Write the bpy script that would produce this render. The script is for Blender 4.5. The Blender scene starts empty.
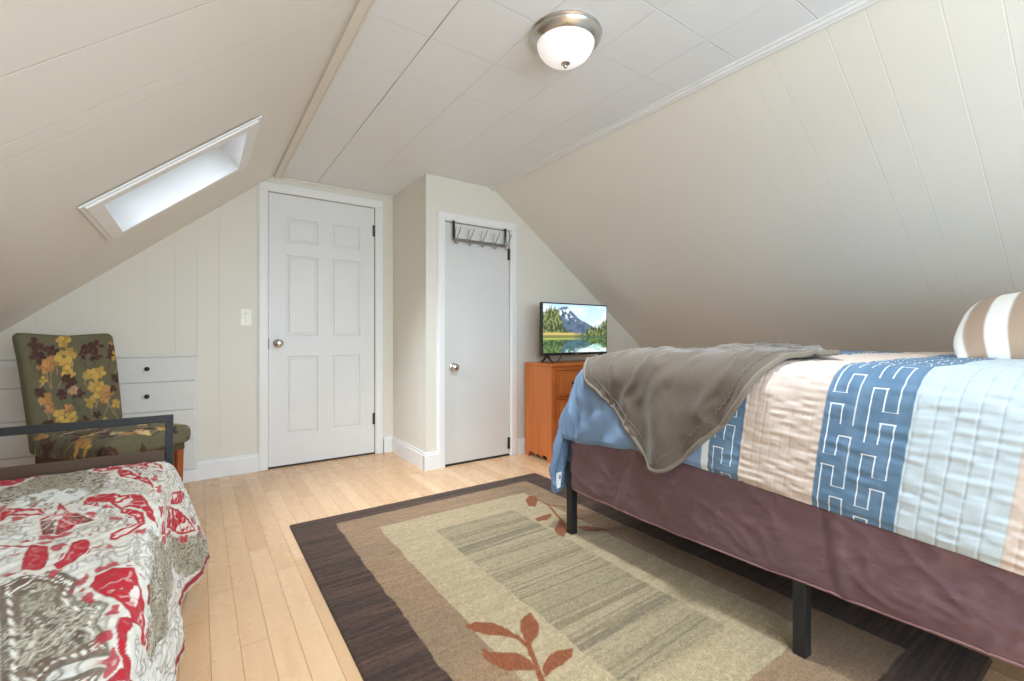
import bpy, bmesh, math, random
import numpy as np
from mathutils import Vector, Matrix
random.seed(4)
RS = np.random.RandomState(11)
SC = bpy.context.scene
COL = SC.collection
D, K, H = 3.665, 3.0035, 2.1          # door wall, closet wall, ceiling height
XI = 1.33                             # closet side wall
REAR = -1.75                          # wall behind the camera

# ------------------------------------------------------------------ helpers
def lin(c):
    c = np.asarray(c, float)/255.0
    return np.where(c <= .04045, c/12.92, ((c+.055)/1.055)**2.4)
def rgba(c):
    l = lin(c); return (float(l[0]), float(l[1]), float(l[2]), 1.0)

class Nodes:
    def __init__(s, name, rough=.6, metal=0.0, spec=.5):
        s.m = bpy.data.materials.new(name); s.m.use_nodes = True
        s.t = s.m.node_tree; s.b = s.t.nodes['Principled BSDF']
        s.b.inputs['Roughness'].default_value = rough
        s.b.inputs['Metallic'].default_value = metal
        s.b.inputs['Specular IOR Level'].default_value = spec
    def new(s, typ, **kw):
        n = s.t.nodes.new(typ)
        for k, v in kw.items(): setattr(n, k, v)
        return n
    def put(s, sock, v):
        if isinstance(v, bpy.types.NodeSocket): s.t.links.new(v, sock)
        else: sock.default_value = v
    def math(s, op, a, b=0.0, c=None):
        n = s.new('ShaderNodeMath', operation=op)
        s.put(n.inputs[0], a); s.put(n.inputs[1], b)
        if c is not None: s.put(n.inputs[2], c)
        return n.outputs[0]
    def rng(s, v, a, b, c=0.0, d=1.0, smooth=False):
        n = s.new('ShaderNodeMapRange', interpolation_type='SMOOTHSTEP' if smooth else 'LINEAR')
        s.put(n.inputs[0], v)
        for i, x in enumerate((a, b, c, d)): s.put(n.inputs[1+i], x)
        return n.outputs[0]
    def mix(s, f, a, b, blend='MIX'):
        n = s.new('ShaderNodeMix', data_type='RGBA', blend_type=blend)
        s.put(n.inputs[0], f); s.put(n.inputs[6], a); s.put(n.inputs[7], b)
        return n.outputs[2]
    def coord(s, kind='Object'): return s.new('ShaderNodeTexCoord').outputs[kind]
    def sep(s, v):
        n = s.new('ShaderNodeSeparateXYZ'); s.put(n.inputs[0], v); return n.outputs
    def comb(s, x, y, z=0.0):
        n = s.new('ShaderNodeCombineXYZ')
        for i, v in enumerate((x, y, z)): s.put(n.inputs[i], v)
        return n.outputs[0]
    def scale(s, v, sc):
        n = s.new('ShaderNodeMapping'); s.put(n.inputs[0], v); n.inputs['Scale'].default_value = sc; return n.outputs[0]
    def noise(s, v, scale=5.0, detail=3.0, rough=.5, out=0):
        n = s.new('ShaderNodeTexNoise'); s.put(n.inputs['Vector'], v)
        n.inputs['Scale'].default_value = scale; n.inputs['Detail'].default_value = detail
        n.inputs['Roughness'].default_value = rough
        return n.outputs[out]
    def voro(s, v, scale, feature='F1', out=0):
        n = s.new('ShaderNodeTexVoronoi', feature=feature); s.put(n.inputs['Vector'], v)
        n.inputs['Scale'].default_value = scale; return n.outputs[out]
    def attr(s, name, out='Color'): return s.new('ShaderNodeAttribute', attribute_name=name).outputs[out]
    def color(s, c): s.put(s.b.inputs['Base Color'], c)
    def bump(s, h, strength=.3, dist=.01):
        n = s.new('ShaderNodeBump'); s.put(n.inputs['Height'], h)
        n.inputs['Strength'].default_value = strength; n.inputs['Distance'].default_value = dist
        s.t.links.new(n.outputs[0], s.b.inputs['Normal'])

def simple(name, c, rough=.5, metal=0.0, var=.05, vscale=6.0, bump=0.0, bscale=60.0, spec=.5):
    n = Nodes(name, rough, metal, spec)
    v = n.coord()
    f = n.noise(v, vscale, 4)
    c = np.asarray(c, float)
    n.color(n.mix(f, rgba(np.clip(c*(1-var), 0, 255)), rgba(np.clip(c*(1+var), 0, 255))))
    if bump: n.bump(n.noise(v, bscale, 3), bump, .004)
    return n.m

def tag(o, label=None, cat=None, group=None, kind=None):
    if label: o['label'] = label
    if cat: o['category'] = cat
    if group: o['group'] = group
    if kind: o['kind'] = kind
    return o
def root(name, loc, label, cat, group=None, kind=None):
    o = bpy.data.objects.new(name, None); COL.objects.link(o); o.location = loc
    o.empty_display_size = .05
    return tag(o, label, cat, group, kind)
def base_of(o):
    b = Vector((0, 0, 0))
    while o is not None: b = b+Vector(o.location); o = o.parent
    return b
def link(name, me, mat, parent=None, smooth=False):
    if parent is not None: me.transform(Matrix.Translation(-base_of(parent)))
    if mat is not None: me.materials.append(mat)
    if smooth: me.polygons.foreach_set('use_smooth', [True]*len(me.polygons))
    o = bpy.data.objects.new(name, me); COL.objects.link(o)
    if parent is not None: o.parent = parent
    return o
class MB:
    """collects solids into one mesh"""
    def __init__(s): s.bm = bmesh.new()
    def box(s, a, b, bev=0.0, seg=2, M=None):
        a, b = Vector(a), Vector(b)
        r = bmesh.ops.create_cube(s.bm, size=1.0)
        vs = r['verts']
        c, d = (a+b)/2, b-a
        for v in vs: v.co = Vector((v.co.x*d.x, v.co.y*d.y, v.co.z*d.z))+c
        if bev > 0:
            es = list({e for v in vs for e in v.link_edges})
            rr = bmesh.ops.bevel(s.bm, geom=es, offset=min(bev, min(map(abs, d))*.45), segments=seg, affect='EDGES', profile=.5)
            vs = list({v for f in rr['faces'] for v in f.verts} | {v for v in vs if v.is_valid})
        if M is not None:
            for v in vs: v.co = M @ v.co
        return s
    def prism(s, pts, off):
        vs = [s.bm.verts.new(Vector(p)) for p in pts]; off = Vector(off)
        ws = [s.bm.verts.new(Vector(p)+off) for p in pts]
        n = len(vs)
        s.bm.faces.new(vs); s.bm.faces.new(list(reversed(ws)))
        for i in range(n): s.bm.faces.new((vs[i], ws[i], ws[(i+1) % n], vs[(i+1) % n]))
        return s
    def tube(s, pts, r, n=10, cap=True):
        pts = [Vector(p) for p in pts]; rings = []
        m = len(pts); up = None
        rad = r if isinstance(r, (list, tuple)) else [r]*m
        for i, p in enumerate(pts):
            t = (pts[min(i+1, m-1)]-pts[max(i-1, 0)]).normalized()
            if up is None:
                up = Vector((0, 0, 1)) if abs(t.z) < .9 else Vector((1, 0, 0))
            x = t.cross(up).normalized(); up = x.cross(t).normalized()
            rings.append([s.bm.verts.new(p+(x*math.cos(2*math.pi*k/n)+up*math.sin(2*math.pi*k/n))*rad[i]) for k in range(n)])
        for a, b in zip(rings, rings[1:]):
            for k in range(n): s.bm.faces.new((a[k], a[(k+1) % n], b[(k+1) % n], b[k]))
        if cap: s.bm.faces.new(list(reversed(rings[0]))); s.bm.faces.new(rings[-1])
        return s
    def lathe(s, prof, c, axis='z', n=40):
        c = Vector(c); rings = []
        for r, h in prof:
            ring = []
            for k in range(n):
                a = 2*math.pi*k/n; u, w = r*math.cos(a), r*math.sin(a)
                p = (u, w, h) if axis == 'z' else ((u, h, w) if axis == 'y' else (h, u, w))
                ring.append(s.bm.verts.new(c+Vector(p)))
            rings.append(ring)
        for a, b in zip(rings, rings[1:]):
            for k in range(n): s.bm.faces.new((a[k], a[(k+1) % n], b[(k+1) % n], b[k]))
        s.bm.faces.new(list(reversed(rings[0]))); s.bm.faces.new(rings[-1])
        return s
    def build(s, name, mat, parent=None, smooth=False):
        bmesh.ops.remove_doubles(s.bm, verts=s.bm.verts, dist=1e-6)
        bmesh.ops.recalc_face_normals(s.bm, faces=s.bm.faces)
        me = bpy.data.meshes.new(name); s.bm.to_mesh(me); s.bm.free()
        o = link(name, me, mat, parent, smooth)
        return o
def auto(o, ang=35):
    me = o.data
    me.polygons.foreach_set('use_smooth', [True]*len(me.polygons))
    me.set_sharp_from_angle(angle=math.radians(ang))
    return o
def grid(name, P, mat, parent=None, attrs=None, smooth=True, flip=False):
    n, m = P.shape[:2]
    me = bpy.data.meshes.new(name)
    idx = np.arange(n*m).reshape(n, m)
    q = np.stack([idx[:-1, :-1], idx[1:, :-1], idx[1:, 1:], idx[:-1, 1:]], -1).reshape(-1, 4)
    if flip: q = q[:, ::-1]
    me.vertices.add(n*m); me.vertices.foreach_set('co', P.reshape(-1).astype(np.float32))
    me.loops.add(q.size); me.loops.foreach_set('vertex_index', q.reshape(-1).astype(np.int32))
    me.polygons.add(len(q)); me.polygons.foreach_set('loop_start', np.arange(0, q.size, 4, dtype=np.int32))
    me.update(calc_edges=True)
    set_attrs(me, attrs)
    me.validate()
    return link(name, me, mat, parent, smooth)
def set_attrs(me, attrs):
    for k, v in (attrs or {}).items():
        if v.ndim >= 2 and v.shape[-1] == 3:
            v = v.reshape(-1, 3); a = me.attributes.new(k, 'FLOAT_COLOR', 'POINT')
            a.data.foreach_set('color', np.concatenate([v, np.ones((len(v), 1))], 1).reshape(-1).astype(np.float32))
        else:
            a = me.attributes.new(k, 'FLOAT', 'POINT'); a.data.foreach_set('value', v.reshape(-1).astype(np.float32))
def clip(poly, ax, val, keep_less):
    out = []; n = len(poly)
    for i in range(n):
        a, b = poly[i], poly[(i+1) % n]
        ia = (a[ax] <= val) == keep_less or a[ax] == val
        ib = (b[ax] <= val) == keep_less or b[ax] == val
        if ia: out.append(a)
        if ia != ib:
            t = (val-a[ax])/(b[ax]-a[ax]); out.append(tuple(a[k]+(b[k]-a[k])*t for k in range(2)))
    return out
def holed(mb, poly, hole, to3, off):
    x0, x1, z0, z1 = hole
    parts = [clip(poly, 0, x0, True), clip(poly, 0, x1, False)]
    mid = clip(clip(poly, 0, x0, False), 0, x1, True)
    parts += [clip(mid, 1, z1, False), clip(mid, 1, z0, True)]
    for p in parts:
        q = []
        for t in p:
            if not q or (abs(t[0]-q[-1][0])+abs(t[1]-q[-1][1])) > 1e-5: q.append(t)
        if len(q) > 2 and abs(q[0][0]-q[-1][0])+abs(q[0][1]-q[-1][1]) < 1e-5: q.pop()
        if len(q) > 2:
            ar = sum(q[i][0]*q[(i+1) % len(q)][1]-q[(i+1) % len(q)][0]*q[i][1] for i in range(len(q)))
            if abs(ar) > 1e-4: mb.prism([to3(*t) for t in q], off)
def vnoise(x, y, seed=0):
    x = np.asarray(x, float); y = np.asarray(y, float)
    def hsh(i, j):
        n = (i*374761393+j*668265263+seed*974634777) & 0xffffffff
        n = ((n ^ (n >> 13))*1274126177) & 0xffffffff
        return ((n ^ (n >> 16)) & 0xffff)/65535.0
    xi = np.floor(x).astype(np.int64); yi = np.floor(y).astype(np.int64)
    fx, fy = x-xi, y-yi; fx = fx*fx*(3-2*fx); fy = fy*fy*(3-2*fy)
    return (hsh(xi, yi)*(1-fx)+hsh(xi+1, yi)*fx)*(1-fy)+(hsh(xi, yi+1)*(1-fx)+hsh(xi+1, yi+1)*fx)*fy
def fbm(x, y, seed=0, o=3):
    r = 0; a = .5
    for k in range(o): r = r+a*vnoise(x*2**k, y*2**k, seed+k); a *= .5
    return r/(1-.5**o)
def sdf_poly(X, Y, pts):
    d = np.full(X.shape, 1e9); ins = np.zeros(X.shape, bool); n = len(pts)
    for i in range(n):
        ax, ay = pts[i]; bx, by = pts[(i+1) % n]
        ex, ey = bx-ax, by-ay; L = ex*ex+ey*ey+1e-12
        t = np.clip(((X-ax)*ex+(Y-ay)*ey)/L, 0, 1)
        d = np.minimum(d, np.hypot(X-ax-t*ex, Y-ay-t*ey))
        c = ((ay > Y) != (by > Y))
        with np.errstate(divide='ignore', invalid='ignore'):
            c &= X < (ex*(Y-ay)/(by-ay if by != ay else 1e-12)+ax)
        ins ^= c
    return np.where(ins, -d, d)
def sdf_line(X, Y, pts):
    d = np.full(X.shape, 1e9)
    for (ax, ay), (bx, by) in zip(pts, pts[1:]):
        ex, ey = bx-ax, by-ay; L = ex*ex+ey*ey+1e-12
        t = np.clip(((X-ax)*ex+(Y-ay)*ey)/L, 0, 1)
        d = np.minimum(d, np.hypot(X-ax-t*ex, Y-ay-t*ey))
    return d
def over(C, mask, col):
    m = np.clip(mask, 0, 1)[..., None]; return C*(1-m)+lin(col)*m

# ------------------------------------------------------------------ shared materials
def panel_mat(name, c, axis, offs, period=6.0, rough=.42, strength=.4):
    n = Nodes(name, rough); v = n.coord(); ax = n.sep(v)[axis]
    t = ax
    d = None
    for o in offs:
        e = n.math('ABSOLUTE', n.math('SUBTRACT', t, o)); d = e if d is None else n.math('MINIMUM', d, e)
    g = n.rng(d, .0008, .0032, 0, 1, True)
    c = np.asarray(c, float); f = n.noise(v, 1.3, 3)
    n.color(n.mix(f, rgba(c*.985), rgba(np.clip(c*1.015, 0, 255))))
    hh = n.math('ADD', g, n.math('MULTIPLY', n.noise(v, 45, 3), .12))
    n.bump(hh, strength, .003)
    return n.m
M_back = panel_mat('beige_panel_paint', (226, 220, 207), 0, (-.76, -.493, -.27, -.12, -.005, .12, 1.402, 2.36, 2.70))
M_side = panel_mat('beige_side_paint', (228, 223, 210), 1, (3.35,))
M_slope = panel_mat('beige_slope_panel', (231, 226, 216), 1, (1.575, 1.655, 1.70, 1.99, 1.30), strength=.6)
M_sloper = panel_mat('beige_slope_panel_right', (231, 226, 215), 1, (.30, .43, .61, .73, .93, 1.02, 1.16, 1.62), strength=.24)
M_white = simple('white_trim_paint', (236, 235, 233), .35, var=.01)
M_door = simple('white_door_paint', (228, 227, 225), .38, var=.012, bump=.05, bscale=120)
M_cab = simple('white_cabinet_paint', (221, 219, 214), .4, var=.015)
M_gap = simple('dark_gap', (40, 37, 33), .8)
M_nickel = simple('brushed_nickel', (206, 203, 198), .25, 1.0, var=.06)
M_hinge = simple('dark_hinge_metal', (92, 88, 82), .4, .9)
M_black = simple('black_powder_coat', (38, 39, 41), .42, .2, var=.05)
M_blackp = simple('black_plastic', (24, 25, 26), .35)
M_chrome = simple('worn_chrome', (150, 147, 142), .25, 1.0)

def build_shell():
    # floor -------------------------------------------------------------
    n = Nodes('maple_boards', .26); v = n.coord(); s = n.sep(v)
    bw = .0765
    xi = n.math('FLOOR', n.math('DIVIDE', n.math('ADD', s[0], .045), bw))
    fx = n.math('FRACT', n.math('DIVIDE', n.math('ADD', s[0], .045), bw))
    wn = n.new('ShaderNodeTexWhiteNoise', noise_dimensions='1D'); n.put(wn.inputs['W'], xi)
    yy = n.math('ADD', n.math('DIVIDE', s[1], 1.05), n.math('MULTIPLY', wn.outputs[0], 7.3))
    yi = n.math('FLOOR', yy); fy = n.math('FRACT', yy)
    wn2 = n.new('ShaderNodeTexWhiteNoise', noise_dimensions='2D'); n.put(wn2.inputs['Vector'], n.comb(xi, yi))
    grain = n.noise(n.scale(v, (38, 2.2, 1)), 1.0, 5, .6)
    c = n.mix(wn2.outputs[0], rgba((211, 169, 128)), rgba((230, 193, 152)))
    c = n.mix(n.math('MULTIPLY', n.rng(grain, .35, .75), .35), c, rgba((205, 152, 104)))
    blot = n.noise(n.scale(v, (7, 2.6, 1)), 1.0, 3)
    c = n.mix(n.math('MULTIPLY', n.rng(blot, .5, .8), .22), c, rgba((198, 152, 112)))
    ex = n.math('MULTIPLY', n.math('MINIMUM', fx, n.math('SUBTRACT', 1.0, fx)), bw)
    ey = n.math('MULTIPLY', n.math('MINIMUM', fy, n.math('SUBTRACT', 1.0, fy)), 1.05)
    e = n.math('MINIMUM', ex, ey)
    seam = n.rng(e,   .0005, .0020, 1, 0, True)
    c = n.mix(n.math('MULTIPLY', seam, .7), c, rgba((150, 108, 72)))
    n.color(c)
    n.put(n.b.inputs['Roughness'], n.rng(n.noise(v, 9, 3), .3, .7, .2, .34))
    n.bump(n.math('SUBTRACT', n.math('MULTIPLY', grain, .05), seam), .25, .002)
    MB().box((-1.75, REAR-.1, -.1), (4.0, D+.12, 0)).build('floor', n.m)
    tag(bpy.data.objects['floor'], 'light maple strip wood floor of the attic room', 'floor', kind='structure')
    # ceiling ------------------------------------------------------------
    n = Nodes('white_ceiling_tile', .5); v = n.coord(); s = n.sep(v)
    P = .2975
    def dist(ax, o):
        f = n.math('FRACT', n.math('DIVIDE', n.math('SUBTRACT', ax, o-20*P), P))
        return n.math('MULTIPLY', n.math('MINIMUM', f, n.math('SUBTRACT', 1.0, f)), P)
    d = n.math('MINIMUM', dist(s[0], .737), dist(s[1], 1.032))
    g = n.rng(d, .0006, .003, 0, 1, True)
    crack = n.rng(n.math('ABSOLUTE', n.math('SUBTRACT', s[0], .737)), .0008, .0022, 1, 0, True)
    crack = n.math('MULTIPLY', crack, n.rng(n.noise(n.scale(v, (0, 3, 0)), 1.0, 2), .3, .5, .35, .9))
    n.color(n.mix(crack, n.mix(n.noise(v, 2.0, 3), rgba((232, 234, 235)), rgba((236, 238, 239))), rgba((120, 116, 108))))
    n.bump(n.math('ADD', g, n.math('MULTIPLY', n.noise(v, 70, 2), .04)), .7, .003)
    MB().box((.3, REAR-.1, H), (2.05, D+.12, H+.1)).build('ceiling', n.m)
    tag(bpy.data.objects['ceiling'], 'flat white ceiling of square tiles between the two slopes', 'ceiling', kind='structure')
    # left slope with skylight hole: in slope coordinates (y, s), s along slope from the top
    A, B = Vector((.448, 0, 2.1)), Vector((-1.62, 0, .3567)); u = (B-A).normalized(); L = (B-A).length
    nrm = Vector((u.z, 0, -u.x)); nrm = nrm if nrm.z > 0 else -nrm
    f3 = lambda y, t: A+u*t+Vector((0, y, 0))
    hs = (2.30, 2.885, .345, 1.005)
    mb = MB(); holed(mb, [(REAR-.1, -.03), (D+.1, -.03), (D+.1, L), (REAR-.1, L)], hs, f3, nrm*.12)
    tag(mb.build('wall_left', M_slope), 'beige panelled sloping wall on the left with the skylight', 'wall', kind='structure')
    # skylight
    w = root('window_1', f3(2.59, .67), 'small white framed skylight in the left sloping wall', 'skylight', kind='structure')
    y0, y1, t0, t1 = hs
    def slab(mb, ya, yb, ta, tb, da, db):
        mb.prism([f3(ya, ta)+nrm*da, f3(yb, ta)+nrm*da, f3(yb, tb)+nrm*da, f3(ya, tb)+nrm*da], nrm*(db-da))
    mb = MB()
    for cw, th in ((.052, -.010), (.034, -.017)):
        e = .014 if cw > .04 else .018
        slab(mb, y0-cw, y1+cw, t0-cw, t0+e, th, -.0045); slab(mb, y0-cw, y1+cw, t1-e, t1+cw, th, -.0045)
        slab(mb, y0-cw, y0+e, t0+e, t1-e, th, -.0045); slab(mb, y1-e, y1+cw, t0+e, t1-e, th, -.0045)
    mb.build('casing', M_white, w)
    mb = MB(); dp = .24; k = .012
    slab(mb, y0, y0+k, t0, t1, -.004, dp); slab(mb, y1-k, y1, t0, t1, -.004, dp)
    slab(mb, y0, y1, t0, t0+k, -.004, dp); slab(mb, y0, y1, t1-k, t1, -.004, dp)
    mb.build('light_shaft', M_white, w)
    mb = MB(); q = .045
    slab(mb, y0, y0+q, t0, t1, dp, dp+.05); slab(mb, y1-q, y1, t0, t1, dp, dp+.05)
    slab(mb, y0+q, y1-q, t0, t0+q, dp, dp+.05); slab(mb, y0+q, y1-q, t1-q, t1, dp, dp+.05)
    mb.build('sash', M_white, w)
    g = Nodes('skylight_glass', .02); g.b.inputs['Transmission Weight'].default_value = 1.0
    g.b.inputs['IOR'].default_value = 1.05; g.color(g.mix(g.noise(g.coord(), 3), (1, 1, 1, 1), (.97, .98, 1, 1)))
    mb = MB(); slab(mb, y0+q, y1-q, t0+q, t1-q, dp+.02, dp+.026); mb.build('pane', g.m, w)
    sky_pos = f3((y0+y1)/2, (t0+t1)/2)+nrm*(dp-.01)
    # right slope
    A2, B2 = Vector((1.89, 0, 2.1)), Vector((3.75, 0, .75)); u2 = (B2-A2).normalized(); n2 = Vector((-u2.z, 0, u2.x))
    mb = MB()
    mb.prism([A2-u2*.03+Vector((0, REAR-.1, 0)), A2-u2*.03+Vector((0, K+.1, 0)), B2+u2*.05+Vector((0, K+.1, 0)), B2+u2*.05+Vector((0, REAR-.1, 0))], n2*.1)
    tag(mb.build('wall_right', M_sloper), 'large beige panelled sloping wall above the striped bed', 'wall', kind='structure')
    tag(MB().box((3.75, REAR-.1, 0), (3.85, K+.1, .80)).build('wall_right_low', M_side), 'low beige wall behind the striped bed', 'wall', kind='structure')
    tag(MB().box((-1.72, REAR-.1, 0), (-1.6, D+.1, .40)).build('wall_left_low', M_side), 'low beige wall at the foot of the left slope', 'wall', kind='structure')
    # door wall
    mb = MB(); poly = [(-1.7, 0), (XI+.06, 0), (XI+.06, H+.02), (.40, H+.02), (-1.7, .30)]
    holed(mb, poly, (.412, 1.180, -.01, 1.985), lambda x, z: Vector((x, D, z)), (0, .1, 0))
    tag(mb.build('wall_back', M_back), 'beige panelled end wall with the six panel door', 'wall', kind='structure')
    # closet
    tag(MB().box((XI, K+.08, 0), (XI+.08, D, H)).build('wall_closet_side', M_side), 'short beige side wall of the closet', 'wall', kind='structure')
    mb = MB(); poly = [(XI, 0), (3.8, 0), (3.8, .72), (1.87, 2.12), (XI, 2.12)]
    holed(mb, poly, (1.475, 2.048, -.01, 1.788), lambda x, z: Vector((x, K, z)), (0, .08, 0))
    tag(mb.build('wall_closet', M_back), 'beige closet wall with the narrow flush door', 'wall', kind='structure')
    # rear wall; its unseen window is added to light the room
    mb = MB(); poly = [(-1.7, 0), (3.8, 0), (3.8, .70), (1.88, 2.12), (.46, 2.12), (-1.7, .30)]
    wx = (.25, 2.05, .62, 1.80)
    holed(mb, poly, wx, lambda x, z: Vector((x, REAR, z)), (0, -.1, 0))
    tag(mb.build('wall_rear', M_back), 'beige gable wall behind the camera', 'wall', kind='structure')
    w2 = root('added_window', (1.15, REAR, .62), 'white framed window added unseen behind the camera to light the room', 'window', kind='structure')
    mb = MB(); a, b, c, d = wx
    for p, q in (((a-.07, c-.07), (b+.07, c)), ((a-.07, d), (b+.07, d+.07)), ((a-.07, c), (a, d)), ((b, c), (b+.07, d))):
        mb.box((p[0], REAR, p[1]), (q[0], REAR+.02, q[1]), .003)
    mb.build('casing', M_white, w2)
    mb = MB()
    for p, q in (((a, c), (b, c+.05)), ((a, d-.05), (b, d)), ((a, c+.05), (a+.05, d-.05)), ((b-.05, c+.05), (b, d-.05)), ((a+.05, (c+d)/2-.02), (b-.05, (c+d)/2+.02))):
        mb.box((p[0], REAR-.07, p[1]), (q[0], REAR-.03, q[1]), .003)
    mb.build('sash', M_white, w2)
    MB().box((a+.05, REAR-.055, c+.05), (b-.05, REAR-.05, d-.05)).build('pane', g.m, w2)
    # trims and baseboards
    def trim(name, label, fn):
        mb = MB(); fn(mb); tag(mb.build(name, M_white), label, 'trim', kind='structure')
    M_trimb = simple('cream_trim_paint', (226, 221, 208), .42, var=.02)
    mb = MB(); mb.box((.452, REAR, H-.013), (.497, D, H), .003)
    mb.box((.488, REAR, H-.017), (.497, D, H), .002)
    tag(mb.build('trim_1', M_trimb), 'flat cream strip where the left slope meets the ceiling', 'trim', kind='structure')
    def tr2(mb):
        mb.box((1.848, REAR, H-.009), (1.864, K, H), .003)
        mb.box((1.864, REAR, H-.019), (1.884, K, H), .003)
        mb.box((1.880, REAR, H-.022), (1.893, K, H-.004), .002)
    trim('trim_2', 'slim white moulding where the right slope meets the ceiling', tr2)
    def tr3(mb): mb.box((.46, D-.014, H-.016), (XI, D, H), .003)
    mb = MB(); tr3(mb); tag(mb.build('trim_3', M_trimb), 'thin cream strip above the six panel door', 'trim', kind='structure')
    def tr4(mb): mb.box((1.418-.055, K-.004, .12), (1.418-.05, K, H))
    bb, th = .125, .018
    def board(mb, a, b, nx):
        a, b = Vector(a), Vector(b); o = Vector(nx)
        for hh, tt in ((bb-.02, th), (bb, th*.55)):
            p = [a, b, b+o*tt, a+o*tt]
            mb.prism(p, (0, 0, hh))
    def b1(mb): board(mb, (-.004, D, 0), (.353, D, 0), (0, -1, 0))
    trim('baseboard_back', 'white baseboard between the built in drawers and the six panel door', b1)
    def b2(mb): board(mb, (1.25, D, 0), (XI, D, 0), (0, -1, 0))
    trim('baseboard_alcove', 'tiny white baseboard piece right of the six panel door', b2)
    def b3(mb): board(mb, (XI, D-th, 0), (XI, K, 0), (-1, 0, 0))
    trim('baseboard_closet_side', 'white baseboard along the side of the closet', b3)
    def b4(mb): board(mb, (XI-th, K, 0), (1.421, K, 0), (0, -1, 0)); board(mb, (2.109, K, 0), (3.74, K, 0), (0, -1, 0))
    trim('baseboard_closet', 'white baseboard on the closet wall', b4)
    def b5(mb): board(mb, (3.75, REAR, 0), (3.75, K, 0), (-1, 0, 0))
    trim('baseboard_right', 'white baseboard behind the striped bed', b5)
    # ---- doors
    d1 = root('door_1', (.8, D, 0), 'white six panel door with round nickel knob', 'door', kind='structure')
    bm = bmesh.new()
    xs = [.416, .528, .752, .843, 1.067, 1.176]; zs = [.012, .228, .806, .948, 1.545, 1.632, 1.815, 1.981]
    yf = D+.006
    V = [[bm.verts.new((x, yf, z)) for z in zs] for x in xs]
    pan = []
    for i in range(5):
        for j in range(7):
            f = bm.faces.new((V[i][j], V[i+1][j], V[i+1][j+1], V[i][j+1]))
            if i in (1, 3) and j in (1, 3, 5): pan.append(f)
    bmesh.ops.recalc_face_normals(bm, faces=bm.faces)
    if pan[0].normal.y > 0: bmesh.ops.reverse_faces(bm, faces=bm.faces)
    bmesh.ops.inset_individual(bm, faces=pan, thickness=.004, depth=0)
    bmesh.ops.inset_individual(bm, faces=pan, thickness=.010, depth=-.009)
    bmesh.ops.inset_individual(bm, faces=pan, thickness=.012, depth=0)
    bmesh.ops.inset_individual(bm, faces=pan, thickness=.014, depth=.007)
    bd = [e for e in bm.edges if e.is_boundary]
    r = bmesh.ops.extrude_edge_only(bm, edges=bd)
    for v in r['geom']:
        if isinstance(v, bmesh.types.BMVert): v.co.y += .034
    me = bpy.data.meshes.new('door_leaf'); bm.to_mesh(me); bm.free()
    link('door_leaf', me, M_door, d1)
    def casing(par, x0, x1, zt, w, y, name='door_frame', wl=None):
        mb = MB()
        wl = wl or w
        for a, b, t in ((0, 1, .013), (.12, .88, .019)):
            mb.box((x0-w+w*a, y-t, 0), (x0-w+w*b, y, zt), .003)
            mb.box((x1+w-w*b, y-t, 0), (x1+w-w*a, y, zt), .003)
            mb.box((x0-w+w*a, y-t-.0005, zt+w-w*b), (x1+w-w*a, y, zt+w-w*a), .003)
        mb.box((x0-.02, y+.045, 0), (x1+.02, y+.06, zt+.02))  # added backing panel, stops outside light leaking round the leaf
        return mb.build(name, M_white, par)
    casing(d1, .412, 1.180, 1.985, .062, D)
    MB().box((.414, D+.002, 0), (1.178, D+.03, .010)).build('gap_strip', M_gap, d1)  # solid dark strip filling the gap under the leaf
    def knob(par, x, z, y, r):
        mb = MB()
        mb.lathe([(r*.95, 0), (r, -.002), (r*.9, -.006), (r*.42, -.008), (r*.38, -.026), (r*.62, -.031), (r*.92, -.040), (r*.98, -.048), (r*.8, -.057), (r*.35, -.062), (.001, -.0625)], (x, y, z), 'y', 28)
        auto(mb.build('knob', M_nickel, par), 50)
    knob(d1, .478, .898, yf, .031)
    MB().box((.4135, D-.002, .86), (.4195, D+.005, .935)).build('latch_plate', M_hinge, d1)
    def hinge(par, x, z, y, h=.09):
        mb = MB(); mb.tube([(x, y-.003, z-h/2), (x, y-.003, z+h/2)], .0065, 10)
        mb.box((x-.016, y, z-h/2), (x+.012, y+.003, z+h/2))
        auto(mb.build('hinge', M_hinge, par))
    hinge(d1, 1.1775, 1.80, D+.002); hinge(d1, 1.1775, .285, D+.002)
    d2 = root('door_2', (1.76, K, 0), 'narrow flush white closet door with coat hooks over its top', 'door', kind='structure')
    M_d2 = simple('grey_white_door_paint', (218, 217, 214), .4, var=.012)
    MB().box((1.479, K+.006, .014), (2.044, K+.036, 1.783), .002).build('door_leaf', M_d2, d2)
    casing(d2, 1.475, 2.048, 1.788, .060, K)
    MB().box((1.477, K+.002, 0), (2.046, K+.03, .011)).build('gap_strip', M_gap, d2)  # same dark strip in the gap under the closet door
    knob(d2, 1.545, .722, K+.006, .030)
    hinge(d2, 2.045, 1.60, K+.002); hinge(d2, 2.045, .10, K+.002)
    return sky_pos, nrm
SKY_POS, SKY_N = build_shell()

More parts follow.
